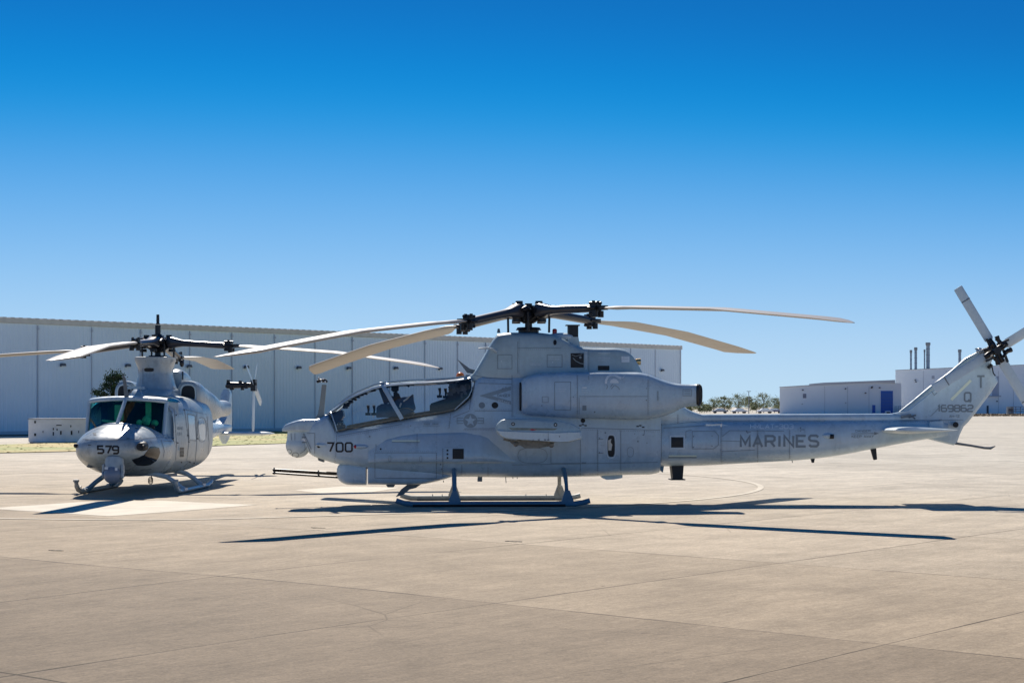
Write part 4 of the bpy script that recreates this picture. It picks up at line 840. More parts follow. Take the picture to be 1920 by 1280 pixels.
d.disc(1049, 818, 1.3, n=8); d.rect(1027.5, 811, 1028.3, 823); d.oval(548, 848, 560, 857, 1.0, 2); d.oval(537.5, 842, 547, 850, .9, 2); d.rect(566, 818.5, 574, 820.5); d.rect(566, 828, 574, 830); d.line([(553, 812), (553, 825)], .8); d.line([(546, 812), (547, 825)], .8); d.line([(570, 812), (584, 842)], .9)
d.line([(575, 838), (569, 846), (562, 850)], .8); MG1(d, LINE, 5, .006)
d = Decal(); d.rect(565.5, 821.5, 575, 827); MG1(d, MARK_P, 5, .007)
# panel lines
d = Decal(); PLN = [[(634, 817), (700, 805), (753, 795)], [(632, 800), (629, 868)], [(703, 848.5), (818, 848.5), (818, 896), (703, 896), (703, 848.5)], [(703, 896), (840, 898)], [(628, 812), (620, 778)], [(870, 803.5), (928, 803)],
 [(846, 770), (842, 803)], [(1083, 698), (1083, 785)], [(1086, 745), (1086, 784)], [(1215, 702), (1215, 786)], [(1040, 716), (1070, 716), (1070, 768), (1040, 768), (1040, 716)], [(1086, 743), (1214, 743)], [(980, 714), (1082, 714)][:0] or [(978, 712), (978, 773)],
 [(1088, 802), (1088, 892)], [(1120, 806), (1120, 890)], [(1240, 794), (1240, 873)], [(1090, 802), (1238, 806)], [(1033, 842), (1033, 868), (1088, 868)], [(960, 703), (960, 782)], [(1164, 806), (1164, 888)], [(1208, 815), (1208, 806)],
 [(886, 718), (960, 720)], [(888, 703), (912, 708), (960, 711)], [(971, 640), (971, 700)], [(971, 652), (1052, 652)], [(933, 665), (960, 665), (960, 691), (933, 691), (933, 665)], [(1026, 665), (1054, 665), (1054, 688), (1026, 688), (1026, 665)],
 [(1104, 655), (1104, 712)], [(890, 770), (960, 770)], [(885, 728), (880, 768)], [(850, 782), (880, 770)], [(1286, 822), (1286, 808), (1297, 806)], [(1271, 765), (1271, 794)], [(1298, 824), (1298, 808), (1340, 808), (1347, 816), (1347, 834), (1338, 841), (1298, 841), (1298, 824)],
 [(1352, 826), (1388, 827)], [(1353, 846), (1415, 843)], [(1354, 818), (1368, 807), (1470, 808)], [(1420, 806), (1420, 866)], [(1480, 806), (1480, 860)], [(1352, 792), (1352, 870)], [(1240, 868), (1350, 850)][:0] or [(1244, 802), (1300, 799), (1350, 795)], [(915, 875), (915, 893)], [(866, 871), (866, 893)], [(960, 871), (1240, 866)], [(830, 840), (830, 893)],
 [(782, 836), (782, 812)], [(705, 832), (705, 845)], [(590, 812), (590, 855)], [(575, 812), (590, 812)], [(1744, 729), (1752, 741), (1770, 722)], [(1763, 762), (1745, 780)], [(1742, 790), (1766, 786)], [(1692, 788), (1806, 787)], [(568, 812), (582, 848)], [(1770, 722), (1752, 741)]]
for pl in PLN:
    if len(pl) > 1: d.line(pl, .8)
d.oval(971, 839, 1026, 868, .7, 2.6); d.oval(1176, 838, 1188, 856, .6, 2.4); d.oval(712, 818, 730, 846, .5, 4) if False else None
for x, y in ((731, 860), (789, 860)): d.oval(x - 2.2, y - 5, x + 2.2, y + 5, .6, 3)
MG1(d, LINE, 8, .003)
d = Decal(); rn = random.Random(9)
for a, c, n_ in (((634, 820), (750, 799), 34), ((870, 806), (928, 805.5), 20), ((886, 767.5), (960, 767.5), 24), ((1090, 805), (1236, 809), 44), ((819, 800), (819, 893), 24), ((1122, 808), (1122, 888), 22), ((962, 715), (962, 780), 20), ((973, 655), (1050, 655), 22), ((974, 636), (974, 700), 18),
               ((1217, 704), (1217, 784), 22), ((1238, 800), (1238, 870), 20), ((1354, 795), (1354, 868), 20), ((1422, 808), (1422, 864), 16), ((1482, 808), (1482, 858), 14), ((700, 846), (816, 846), 30), ((627, 815), (627, 866), 14), ((1690, 791), (1800, 790), 26), ((844, 775), (840, 803), 9), ((1106, 888), (1140, 887), 7), ((832, 842), (832, 892), 14), ((1081, 702), (1081, 782), 22)): d.dots(a, c, n_, .62)
for x, y in ((1124, 821), (1124, 848), (1093, 867), (1135, 811), (1190, 813), (1206, 815), (1196, 827), (1213, 830), (1300, 818), (1300, 838), (1335, 817), (1335, 836), (1400, 808), (1402, 811), (1501, 802), (1501, 808), (1075, 744), (1212, 728), (1212, 750), (693, 818), (828, 879), (826, 870), (1016, 760), (1115, 772), (770, 798)): d.disc(x, y, rn.uniform(.9, 1.7), n=8)
for x, y in ((1122, 823), (1122, 849), (1090, 867), (1399, 810), (1500, 805)): d.rect(x, y - .5, x + 9, y + .7)
MG1(d, LINE, 10, .0035)
# soft grime: oil and soot with shapes of their own
d = Decal(); 
for x, y in ((760, 871), (940, 677), (1036, 679), (741, 841), (723, 841)): d.disc(x, y, 1.3, n=8)
MG1(d, PAINT_L, 10, .006)
def stencils(rows, m, off=.005, seed=1):       # rows of tiny unreadable stencilling as short dashes
    d = Decal(); rn = random.Random(seed)
    for x0, y, x1, h in rows:
        x = x0
        while x < x1: w_ = rn.uniform(.8, 2.2); d.rect(x, y, min(x1, x + w_), y + h); x += w_ + .8
    MG1(d, m, 10, off)
stencils([(993, 681, 1016, .9), (995, 684, 1014, .9), (1029, 669, 1050, .8), (1029, 673, 1050, .8), (1122, 671, 1144, .9), (1122, 675, 1142, .9), (1122, 661, 1144, .9), (1046, 729, 1062, .8), (1046, 733, 1060, .8), (1091, 731, 1104, .7), (1091, 735, 1102, .7), (1124, 806, 1158, .8), (1275, 812, 1290, .7)], MARK_P)
stencils([(668, 803, 683, 1.4), (690, 798.5, 712, 1.3), (792, 790, 826, .8), (794, 798, 824, .8), (834, 838, 862, .8), (757, 830.5, 786, .8), (795, 793, 806, 3), (811, 793, 822, 3), (1126, 834, 1134, .8), (1150, 862, 1165, .7)], MARK_F, seed=4)

# ================================================================== UTILITY HELICOPTER
X2, Y2, Z2 = -8.60, 40.0, -.07
TH2 = R(-1.2)
uh = empty('utility_helicopter', (X2, Y2, Z2), TH2, 'grey utility helicopter numbered 579 parked nose-on with green tinted windscreen', 'helicopter')
M2 = Matrix.Translation((X2, Y2, Z2)) @ Matrix.Rotation(TH2, 4, 'Z'); M2i = M2.inverted()
def U2(px, py, Y): return M2i @ W(px, py, Y)
def yrings(st, n=44, et=3, eb=3, step=.12, mid=.5, xc=0.):
    out = []
    for s in dense(st, step):
        y, zb, zt, hw = s[:4]; m_ = s[4] if len(s) > 4 else mid; x0 = s[5] if len(s) > 5 else xc; zm = zb + (zt - zb) * m_
        out.append([Vector((x0 + hw * sup(math.cos(t), et if math.sin(t) > 0 else eb), y, zm + ((zt - zm) if math.sin(t) > 0 else (zm - zb)) * sup(math.sin(t), et if math.sin(t) > 0 else eb))) for t in (2 * PI * k / n for k in range(n))])
    return out
t2 = []
def T2(o): t2.append(o); return o
# nose + cabin (windscreen aperture handled by separate frames and glass lofts)
b = MB(); b.loft(yrings([(-4.52, .93, 1.12, .16, .5), (-4.46, .86, 1.20, .42, .5), (-4.36, .80, 1.27, .60, .48), (-4.15, .70, 1.36, .76, .5), (-3.85, .60, 1.46, .86, .5), (-3.5, .51, 1.55, .92, .48), (-3.2, .45, 1.57, .96, .5), (-2.85, .39, 1.48, .99, .6), (-2.6, .36, 1.42, 1.01, .7), (-2.45, .355, 1.20, 1.02, .7)], et=2.2, eb=2.7, n=64, step=.06))
nose = T2(b.build('nose', PAINT_U, uh))
b = MB(); rg = yrings([(-2.52, .36, 2.08, .99, .5), (-2.2, .35, 2.15, 1.04, .5), (-1.5, .34, 2.19, 1.13, .5), (-.8, .34, 2.2, 1.20, .5), (0, .34, 2.2, 1.22, .5), (.6, .37, 2.18, 1.22, .5), (.95, .44, 2.1, 1.18, .5), (1.25, .58, 2.0, 1.05, .5), (1.6, .7, 1.9, .85, .5), (2.2, .78, 1.75, .62, .5)], et=4.2, eb=2.9, n=64)
b.loft(rg, caps=False); panes = []; keep = []
for f_ in b.f:
    c_f = sum((Vector(b.v[i]) for i in f_), Vector()) / len(f_)
    (panes if c_f.z > 1.95 and -2.50 < c_f.y < -1.60 and .12 < abs(c_f.x) < .93 else keep).append(f_)
b.f = keep
rp = MB(); rp.v = [(x, y, z + .004) for x, y, z in b.v]; rp.f = panes
cabin = T2(b.build('cabin', PAINT_U, uh))
b = MB(); b.loft(yrings([(1.5, .70, 1.62, .85), (2.6, .76, 1.58, .66), (4.2, .90, 1.55, .46), (6, 1.05, 1.5, .30), (7, 1.13, 1.47, .22), (8.8, 1.2, 1.45, .15)], et=2.4, eb=2.4)); T2(b.build('tail_boom', PAINT, uh))
rp.build('roof_window', GREENG, uh)
b = MB(); b.box((0, -1.35, 1.38), (1.96, .04, 1.3)); b.box((0, -1.9, .95), (1.8, 1.0, .04)); b.build('cabin_bulkhead', INTG, uh)
# windscreen: two glass panes in frames between the nose and the roof
def ws(x, t):        # x -1..1 across, t 0 bottom .. 1 top
    y0 = -3.42 + .62 * abs(x) ** 2.2; z0 = 1.555 - .42 * abs(x) ** 2.4; y1 = -2.70 + .22 * abs(x) ** 2.5; z1 = 2.10 - .05 * abs(x) ** 3
    return Vector((-.06 + x * (.86 + .02 * t), y0 + (y1 - y0) * t, z0 + (z1 - z0) * t))
def patch(mb, x0, x1, t0, t1, n=12, off=0.):
    mb.loft([[ws(x0 + (x1 - x0) * i / n, t0 + (t1 - t0) * j / 6) + Vector((0, -off, off * .5)) for j in range(7)] for i in range(n + 1)], caps=False, closed=False)
for sgn in (-1, 1):
    b = MB(); patch(b, sgn * .06, sgn * .97, 0, .97); b.build('windscreen', GREENG, uh)
b = MB()
def band(mb, f, w_, n=20, th=.03):
    P = [f(i / n) for i in range(n + 1)]
    mb.tube(P, w_, 8, th / w_ if False else 1.0)
band(b, lambda t: ws(0, t * 1.02 - .01) + Vector((0, -.01, 0)), .045); band(b, lambda t: ws(-1 + 2 * t, 1.0), .05, 30); band(b, lambda t: ws(-1 + 2 * t, .0), .03, 40)
for sgn in (-1, 1): band(b, lambda t: ws(sgn * 1.0, t * 1.02 - .02), .05)
b.build('windscreen_frame', PAINT, uh)
b = MB(); b.loft([[ws(-1 + 2 * i / 24, 1.0) + Vector((0, dy, dz)) for i in range(25)] for dy, dz in ((-.03, .0), (-.02, .05), (.10, .075), (.17, .08))], caps=False, closed=False)
b.loft([[ws(-1 + 2 * i / 24, 1.0) + Vector((0, dy, dz)) for i in range(25)] for dy, dz in ((-.02, -.02), (.1, -.02))], caps=False, closed=False); T2(b.build('cabin_roof_lip', PAINT, uh))
# crew doors between windscreen post and cabin
for sgn in (-1, 1):
    b = MB(); rings = []
    for t in range(0, 9):
        z = 1.18 + (2.10 - 1.18) * t / 8; tt = max(0, min(1, (z - 1.30) / .75)); y0 = -2.80 + .33 * tt
        x_ = 1.10 + .06 * (1 - tt) ; rings.append([Vector((sgn * (x_ - .02), y0, z)), Vector((sgn * (x_ + .045), y0 + .02, z)), Vector((sgn * (1.19 - .03 * tt * tt), -2.2, z)), Vector((sgn * (1.15 - .03 * tt), -2.2, z))])
    b.loft(rings); b.build('door_post_panel', PAINT_L, uh) if False else None
for sgn in (-1, 1):
    b = MB()
    # triangular quarter panel closing the side between windscreen post and roof
    A = ws(sgn * 1.0, 0) - Vector((0, 0, .22)); B_ = ws(sgn * 1.0, 1); C = Vector((sgn * 1.02, -2.2, 2.03)); D = Vector((sgn * 1.045, -2.2, .95)); 
    rings = [[A + (B_ - A) * (k / 8), D + (C - D) * (k / 8), D + (C - D) * (k / 8) - Vector((sgn * .04, 0, 0)), A + (B_ - A) * (k / 8) - Vector((sgn * .04, -.02, 0))] for k in range(9)]
    b.loft(rings); T2(b.build('door_frame', PAINT_U, uh))
# cockpit insides, lit through the green glass
KH = mat('light_catcher_pale', (.72, .75, .62), .8); 
for sgn in (-1, 1):
    b = MB(); b.box((sgn * .42, -2.05, 1.55), (.42, .14, .75)); b.box((sgn * .42, -2.3, 1.22), (.44, .45, .12)); b.box((sgn * .42, -2.03, 1.97), (.22, .12, .16)); b.build('pilot_seat', INT, uh, bevel=.03)
b = MB(); b.box((-.38, -2.68, 1.60), (.42, .16, .05), Matrix.Rotation(R(8), 3, 'Y')); b.box((-.30, -2.35, 1.80), (.20, .05, .36)); b.box((.36, -2.30, 1.82), (.13, .05, .48)); b.ball((.40, -2.66, 1.62), .10, 12, 8, 1.2); b.ball((.58, -2.62, 1.57), .09, 10, 6, .8); b.ball((.25, -2.7, 1.58), .07, 10, 6); b.build('light_catcher', KH, uh, bevel=.01)  # pale items added to catch the sun coming through the roof windows
b = MB(); b.box((0, -2.88, 1.47), (1.3, .3, .12)); b.box((0, -2.45, 1.3), (.3, .7, .3)); b.build('instrument_panel', INT, uh, bevel=.03)
# pylon, cowling, engines
b = MB(); rings = []
for z, rx, ry, y in ((2.12, .62, .95, .0), (2.25, .56, .82, -.02), (2.38, .48, .62, -.05), (2.5, .44, .55, -.08), (2.7, .40, .50, -.08), (2.85, .40, .50, -.08), (2.95, .435, .53, -.1), (3.04, .47, .56, -.1), (3.12, .475, .57, -.1), (3.13, .44, .53, -.1)):
    rings.append([Vector((rx * sup(math.cos(t), 2.4), y + ry * sup(math.sin(t), 2.4), z)) for t in (2 * PI * k / 40 for k in range(40))])
b.loft(rings); T2(b.build('rotor_pylon_fairing', PAINT_U, uh))
b = MB(); b.loft(yrings([(-.95, 2.1, 2.24, .30), (-.75, 2.1, 2.34, .42), (-.4, 2.1, 2.40, .5), (0, 2.1, 2.42, .56), (1.4, 2.0, 2.5, .5), (2.4, 1.6, 2.3, .35)], et=3, eb=3, n=32)); T2(b.build('engine_deck_cowling', PAINT_U, uh))
b = MB(); b.loft(yrings([(.5, 2.4, 2.80, .22), (.7, 2.4, 2.86, .26), (1.2, 2.3, 2.8, .28), (2, 2.2, 2.5, .2)], et=3, eb=3, n=28, xc=.28)); T2(b.build('oil_cooler_cowling', PAINT_U, uh))
for sgn in (-1, 1):
    b = MB(); st = [(.0, 1.93, 2.50, .22, .5, sgn * .76), (.05, 1.87, 2.55, .27, .5, sgn * .76), (.3, 1.80, 2.56, .30, .5, sgn * .77), (.9, 1.68, 2.46, .35, .5, sgn * .76), (1.4, 1.60, 2.33, .39, .5, sgn * .80), (1.7, 1.58, 2.25, .38, .5, sgn * .83), (2.1, 1.60, 2.15, .33, .5, sgn * .87), (2.6, 1.66, 2.1, .26, .5, sgn * .93), (3.0, 1.68, 2.1, .25, .5, sgn * 1.0)]
    b.loft(yrings(st, et=2.6, eb=2.6, n=32)); nc2 = T2(b.build('engine_nacelle', PAINT_U, uh))
    b = MB(); b.loft(yrings([(-.022, 1.99, 2.45, .165, .5, sgn * .77), (.20, 2.02, 2.42, .15, .5, sgn * .77)], et=3, eb=3, n=24)); b.build('intake_opening', BLACK, nc2)
    b = MB(); b.loft(yrings([(-.012, 1.95, 2.48, .20, .5, sgn * .765), (.02, 1.94, 2.49, .21, .5, sgn * .765)], et=3, eb=3, n=24)); b.build('intake_lip', STEEL, nc2)
    b = MB(); b.loft(yrings([(2.98, 1.69, 2.09, .245, .5, sgn * 1.0), (3.08, 1.72, 2.06, .22, .5, sgn * 1.01)], et=2.6, eb=2.6, n=24)); b.build('exhaust_pipe', BLACK, nc2)
# sensor ball under the nose
b = MB(); c = U2(211, 890, 35.45); b.ball(c, .19, 28, 18); sn = b.build('sensor_ball', mat('sensor_ball_blue_grey', (.20, .25, .34), .3, var=.05, scale=4), uh)
b = MB(); cc = c + Vector((0, .13, .0)); b.tube([cc + Vector((0, 0, .0)), cc + Vector((0, 0, .20)), cc + Vector((0, .05, .34))], [.19, .205, .20], 24)
for q in (-1, 1): b.tube([c + Vector((q * .225, .03, 0)), c + Vector((q * .18, .03, 0))], .085, 16); b.box(c + Vector((q * .205, .06, .12)), (.05, .14, .22))
b.build('sensor_mount', PAINT_U, uh, bevel=.012)
b = MB(); b.box(c + Vector((-.09, -.17, .15)), (.07, .02, .05)); b.box(c + Vector((.12, -.16, .13)), (.05, .02, .06)); b.build('sensor_window', MARK_P, uh)
b = MB(); b.box(U2(211, 860, 35.9), (.58, .4, .12)); b.build('nose_equipment_bay', PAINT_U, uh, bevel=.04)
# nose probes, roof antennas, hooks
b = MB(); p = U2(157, 835, 35.95); b.tube([p + Vector((.1, .1, 0)), p + Vector((-.10, -.1, 0))], [.06, .05], 10); b.ball(p + Vector((-.14, -.12, 0)), .05, 10, 6); b.build('warning_sensor', BLACK, uh)
b = MB(); p = U2(264, 837, 35.62); b.tube([p + Vector((0, .25, 0)), p + Vector((0, -.05, 0))], [.11, .085], 12); b.tube([p + Vector((0, -.02, 0)), p + Vector((.10, -.10, 0))], .04, 8); b.build('warning_sensor', BLACK, uh)
b = MB(); b.box(U2(188, 851, 36.0) + Vector((0, .02, 0)), (.0, .0, .0)) if False else None
p = U2(172, 874, 36.2); b.tube([p + Vector((.3, .2, -.02)), p], .022, 6); b.ball(p + Vector((-.03, 0, 0)), .055, 10, 6, .6, 1.6); b.build('pitot_probe', PAINT_D, uh)
b = MB(); p = U2(237, 744, 37.3); b.prism([p + Vector((-.05, 0, 0)), p + Vector((.05, 0, 0)), p + Vector((-.02, 0, .42)), p + Vector((-.09, 0, .52))], (0, .03, 0)); b.tube([p, p + Vector((.12, .1, .18))], .02, 6); b.build('wire_cutter', PAINT_D, uh)
b = MB(); b.box(U2(255, 727, 38.7), (.34, .3, .06)); b.tube([U2(247, 727, 38.7), U2(243, 744, 38.4)], .015, 6); b.tube([U2(262, 728, 38.7), U2(268, 742, 38.4)], .015, 6); b.build('roof_antenna', PAINT_L, uh)
b = MB(); p = U2(284, 898, 37.6); rn = random.Random(3)
for k in range(3): b.tube([p + Vector((.05 * math.cos(a) - .02, 0, .05 * math.sin(a) - .03 * k)) for a in (2 * PI * q / 10 for q in range(11))], .01, 6)
b.tube([p + Vector((0, 0, .1)), p], .012, 6); b.build('cargo_hook', HUBM, uh)
b = MB(); b.bar(U2(296, 892, 37.5), U2(330, 889, 38.3), .06, .06); b.build('belly_antenna', PAINT_D, uh)
b = MB(); b.ball(U2(341, 681, 39.9), .09, 12, 8, 1.0, .6); b.build('pylon_light', BLACK, uh)
# tail
b = MB(); P = [Vector((0, y, z)) for y, z in ((7.6, 1.42), (8.05, 1.60), (8.45, 2.2), (8.62, 2.45), (8.95, 2.45), (9.0, 2.2), (9.0, 1.5), (8.9, 1.1), (8.4, .85), (8.0, 1.1))]; c = sum(P, Vector()) / len(P)
b.loft([[c + (p - c) * k + Vector((x, 0, 0)) for p in P] for k, x in ((.85, -.13), (1, -.05), (1, .05), (.85, .13))]); b.build('tail_fin', PAINT, uh)
for sgn in (-1, 1):
    b = MB(); rings = [[Vector((sgn * x0, 7.2 + x * ch + o, 1.17 + z * ch)) for x, z in airfoil(10, .14)] for x0, ch, o in ((.1, .8, 0), (1.35, .75, .02), (1.5, .5, .15), (1.62, .12, .3))]; b.loft(rings); b.build('stabilizer', PAINT_L, uh)
hp = U2(470, 722, 48.8); hp.x = .80
b = MB(); b.tube([Vector((0.0, 8.8, hp.z)), Vector((.80, 8.8, hp.z))], [.10, .07], 12); 
rn = random.Random(8)
for k in range(12): b.box(Vector((rn.uniform(-.05, .85), 8.8 + rn.uniform(-.08, .08), hp.z + rn.uniform(-.12, .12))), (.09, .09, .08))
b.box((.8, 8.8, hp.z), (.14, .3, .34)); th2 = b.build('tail_rotor_hub', HUBM, uh)
for dy, dz in ((-1.25, .55), (1.25, -.55), (-.12, -1.36), (.55, .62)):
    d_ = Vector((0, dy, dz)); ln = d_.length; d_.normalize(); e = Vector((0, -d_.z, d_.y)); H_ = Vector((.80, 8.8, hp.z)); b = MB()
    b.loft([[H_ + d_ * r_ + e * ((x - .5) * ch) + Vector((z * ch + (x - .5) * ch * .25, 0, 0)) for x, z in airfoil(6, .14)] for r_, ch in ((.15, .1), (.22, .19), (ln * .9, .19), (ln, .12))]); b.build('tail_rotor_blade', PAINT_L, th2)
# skids
for sgn in (-1, 1):
    x0 = sgn * 1.1 + .18
    b = MB(); pts = [(x0, -3.62, .30), (x0, -3.58, .19), (x0, -3.45, .10), (x0, -3.2, .055), (x0, -2.9, .05), (x0, -1.2, .05), (x0, -.2, .05), (x0, .1, .09), (x0, .25, .14)]
    b.tube(pts, .052, 14); b.tube([(x0 - .06, -3.62, .31), (x0 + .06, -3.62, .31)], .03, 8); sk = b.build('skid', PAINT_U if sgn > 0 else SKID_F, uh)
    b = MB(); b.tube([(x0, -3.2, .045), (x0, -.3, .04)], .056, 12, .8); b.build('skid_shoe', PAINT_D, sk)
    for y_ in (-3.35, -.9, -.6): b = MB(); b.tube([(x0 + .03, y_ + .05 * math.cos(a), .13 + .05 * math.sin(a)) for a in (2 * PI * q / 10 for q in range(11))], .008, 6); b.build('tie_down_ring', STEEL, sk)
for y_ in (-2.75, -.75):
    for sgn in (-1, 1):
        b = MB(); b.tube([(.09, y_, .44), (.12 + sgn * .45, y_, .43), (.16 + sgn * .72, y_, .36), (.18 + sgn * .90, y_ - .02, .24), (.18 + sgn * 1.03, y_ - .03, .12), (.18 + sgn * 1.1, y_ - .03, .07)], [.055, .055, .055, .052, .055, .07], 12); b.box((.18 + sgn * 1.1, y_ - .03, .08), (.11, .34, .07)); b.build('cross_tube', PAINT if sgn > 0 else SKID, uh, bevel=.012)
b = MB(); b.tube([(-.35, -3.6, .5), (-.22, -3.3, .3), (-.35, -2.8, .35)], .018, 6); b.tube([(.32, -3.75, .55), (.10, -3.6, .45), (-.02, -2.8, .4)], .018, 6); b.build('sensor_brace', PAINT_D, uh)
make_rotor(uh, M2i, W(296, 642, 40.2), [
    (-5, 1.75, 3.335, tipw(825, 688.5, 39.2), R(3)), (85, 1.72, 3.12, tipw(433, 693, 47.3), R(-3)),
    (178, 1.75, 3.22, (-15.7, 40.6, 2.72), R(2)), (265, 1.72, 3.34, tipw(95, 675, 32.9), R(2))], tall=True)
bpy.context.view_layer.update()
B2 = bvh_of(t2); OWN2 = OWN
def MG2(d, m, cell=4., off=.004): return d.build('', m, uh, M2i, B2, cell, off, own=OWN2, lim=4)
def D2(d, name, m, cell=4., off=.004): return d.build(name, m, uh, M2i, B2, cell, off, lim=14)
d = Decal(); d.text('579', 183.5, 836, 222, 849, 3.5, gap=.30, slope=.02); D2(d, 'nose_number', MARK_B)
d = Decal(); d.poly([(247.5, 861), (260, 857), (270, 852), (277, 843), (281, 837), (290, 836), (298, 839), (300, 848), (297, 857), (292, 864), (282, 871), (270, 873), (257, 872), (251, 867)]); D2(d, 'chin_window', LENS, 4, .006)
for pl_ in ([(311, 768), (314, 766), (322.5, 768), (326, 822), (314, 822), (307, 820)], [(352, 778), (364, 780), (367, 824), (355, 822)], [(371.5, 785), (376, 784), (382, 788), (384.5, 800), (385, 822), (382, 826), (375, 823), (372.5, 810)]):
    d = Decal(); d.poly(pl_); D2(d, 'side_window', CLEAR, 4, .006)
d = Decal()
for pl in ([(301, 765), (307, 760), (326, 762), (331, 830), (329, 862)], [(346, 768), (354, 830), (350, 864)], [(369, 772), (369, 830), (366, 864)], [(388, 780), (392, 830), (388, 868)], [(307, 826), (330, 828)], [(350, 864), (388, 868)], [(302, 824), (308, 845), (306, 858)], [(345, 767), (388, 777)],
           [(276, 813), (296, 820)][:0] or [(155, 823), (200, 825), (240, 824), (290, 820), (305, 820)], [(222, 797), (219, 826)], [(268, 720), (268, 690)], [(343, 775), (331, 776)], [(352, 775), (366, 779), (368, 826), (354, 825), (352, 775)]): d.line(pl, .8)
d.oval(370, 782, 387, 828, .7, 2.4); MG2(d, LINE)
d = Decal()
for k in range(7): d.rect(337, 838.5 + k * 2.6, 344.5, 840.3 + k * 2.6)
for x, y in ((330, 778), (333, 830), (340, 866), (356, 866), (364, 868), (372, 870), (378, 873), (354, 828), (352, 816), (370, 822), (372, 880), (360, 882), (345, 768)): d.disc(x, y, 1.3, n=8)
for x, y in ((163, 824), (240, 822), (178, 815), (168, 834), (256, 803), (177, 812)): d.rect(x - 3, y - .5, x + 3, y + .5)
MG2(d, BLACK, 4, .006)
d = Decal(); d.poly([(279.5 + 9 * sup(math.cos(t), 4), 693 + 3.6 * sup(math.sin(t), 3)) for t in (2 * PI * k / 24 for k in range(24))]); D2(d, 'pylon_inlet', BLACK, 4, .006)
d = Decal(); d.rect(341, 693, 343.5, 712); D2(d, 'vent_opening', BLACK, 4, .006)
d = Decal(); d.line([(258, 824), (263, 817), (266, 824)], 1.0); d.text('BUNO', 333, 800, 342, 805, .7); d.text('UH', 333, 810, 340, 816, .8)
MG2(d, MARK_F, 4, .005)

# ================================================================== HANGAR
BDK = mat('lamp_housing', (.10, .11, .13), .5)
def hangar():
    P0 = Vector((-33.9, 109.4, 0)); P1 = Vector((16.4, 161.3, 0)); D = (P1 - P0); ln = D.length; D.normalize(); Nn = Vector((D.y, -D.x, 0)); Hh = 7.8
    S = P0 - D * 42; total = ln + 42; ang = math.atan2(D.y, D.x)
    root = empty('hangar', S, ang, 'long white corrugated metal hangar standing behind both helicopters', 'hangar')
    def wallpx(px):                         # distance along the wall seen at this column
        r = ray(px, 700); k = (px - 960) / F     # X = k*Y ; point S + D s
        s = (k * S.y - S.x) / (D.x - k * D.y); return s
    b = MB(); prof = []; x = 0.; wz = .0
    pitch = .30
    while x < total - pitch:
        prof += [(x, 0), (x + pitch * .55, 0), (x + pitch * .68, -.022), (x + pitch * .87, -.022)]; x += pitch
    prof.append((total, 0))
    b.loft([[Vector((px, y, z)) for px, y in prof] for z in (.0, Hh - .35)], caps=False, closed=False)
    wall = b.build('wall', HWALL, root, smooth=False)
    b = MB(); b.box((total / 2, 30.02, Hh / 2 - .2), (total, 59.9, Hh - .4)); b.build('rear_wall', HWALL, root, smooth=False)
    b = MB(); x = 0; prof = []                                     # scalloped roof edge
    while x < total: prof += [(x, .0), (x + .12, .0), (x + .18, .07), (x + .42, .07), (x + .48, 0)]; x += .6
    b.loft([[Vector((px, -.12, Hh - .38)) for px, z in prof], [Vector((px, -.12, Hh - .06 + z)) for px, z in prof], [Vector((px, 60, Hh + 1.2 + z)) for px, z in prof]], caps=False, closed=False)
    b.box((total / 2, -.07, Hh - .37), (total, .1, .03)); b.build('roof', mat('roof_trim', (.68, .64, .56), .5, var=.1, scale=2), root, smooth=False)
    for px in (-60, 70, 171, 263, 355, 434, 514, 590, 660, 730, 796, 857, 910, 960, 1010, 1062, 1132, 1182, 1228):
        s = wallpx(px)
        if px < 1100: b = MB(); b.box((s, -.06, (Hh - .4) / 2), (.06, .06, Hh - .5)); b.box((s, -.10, Hh - .7), (.12, .10, .16)); b.build('downpipe', HSEAM, root, smooth=False)
        else: b = MB(); b.box((s, -.05, (Hh - .4) / 2), (.07, .03, Hh - .5)); b.build('wall_seam', HSEAM, root, smooth=False)
    for px, py in ((116, 684), (238, 685), (353, 686.5), (460, 688), (558.5, 689), (652, 690), (740.5, 690), (823.5, 691), (900, 692), (1240, 694)):
        s = wallpx(px); Yw = S.y + D.y * s; z = HC + (YH - py) * Yw / F
        b = MB(); b.box((s, -.16, z), (.42, .2, .22), taper=.8); lp = b.build('wall_lamp', BDK, root, bevel=.02)
        b = MB(); b.box((s, -.20, z - .10), (.34, .16, .06)); b.build('lamp_glass', mat('lamp_lens', (.75, .75, .7), .3) if px == 116 else bpy.data.materials['lamp_lens'], lp)
    b = MB(); b.box((total - .06, -.10, Hh / 2), (.14, .06, Hh - .3)); b.build('corner_trim', HSEAM, root, smooth=False)
    b = MB(); b.box((total / 2, -.03, .12), (total, .10, .24)); b.build('base_flashing', HSEAM, root, smooth=False)
    return root, S, D, Nn
HWALL = mat('white_corrugated_metal', (.74, .85, .93), .35, var=.04, scale=.3, spec=.7)
HSEAM = mat('grey_metal_trim', (.52, .56, .62), .45)
hg, HS, HD, HN = hangar()

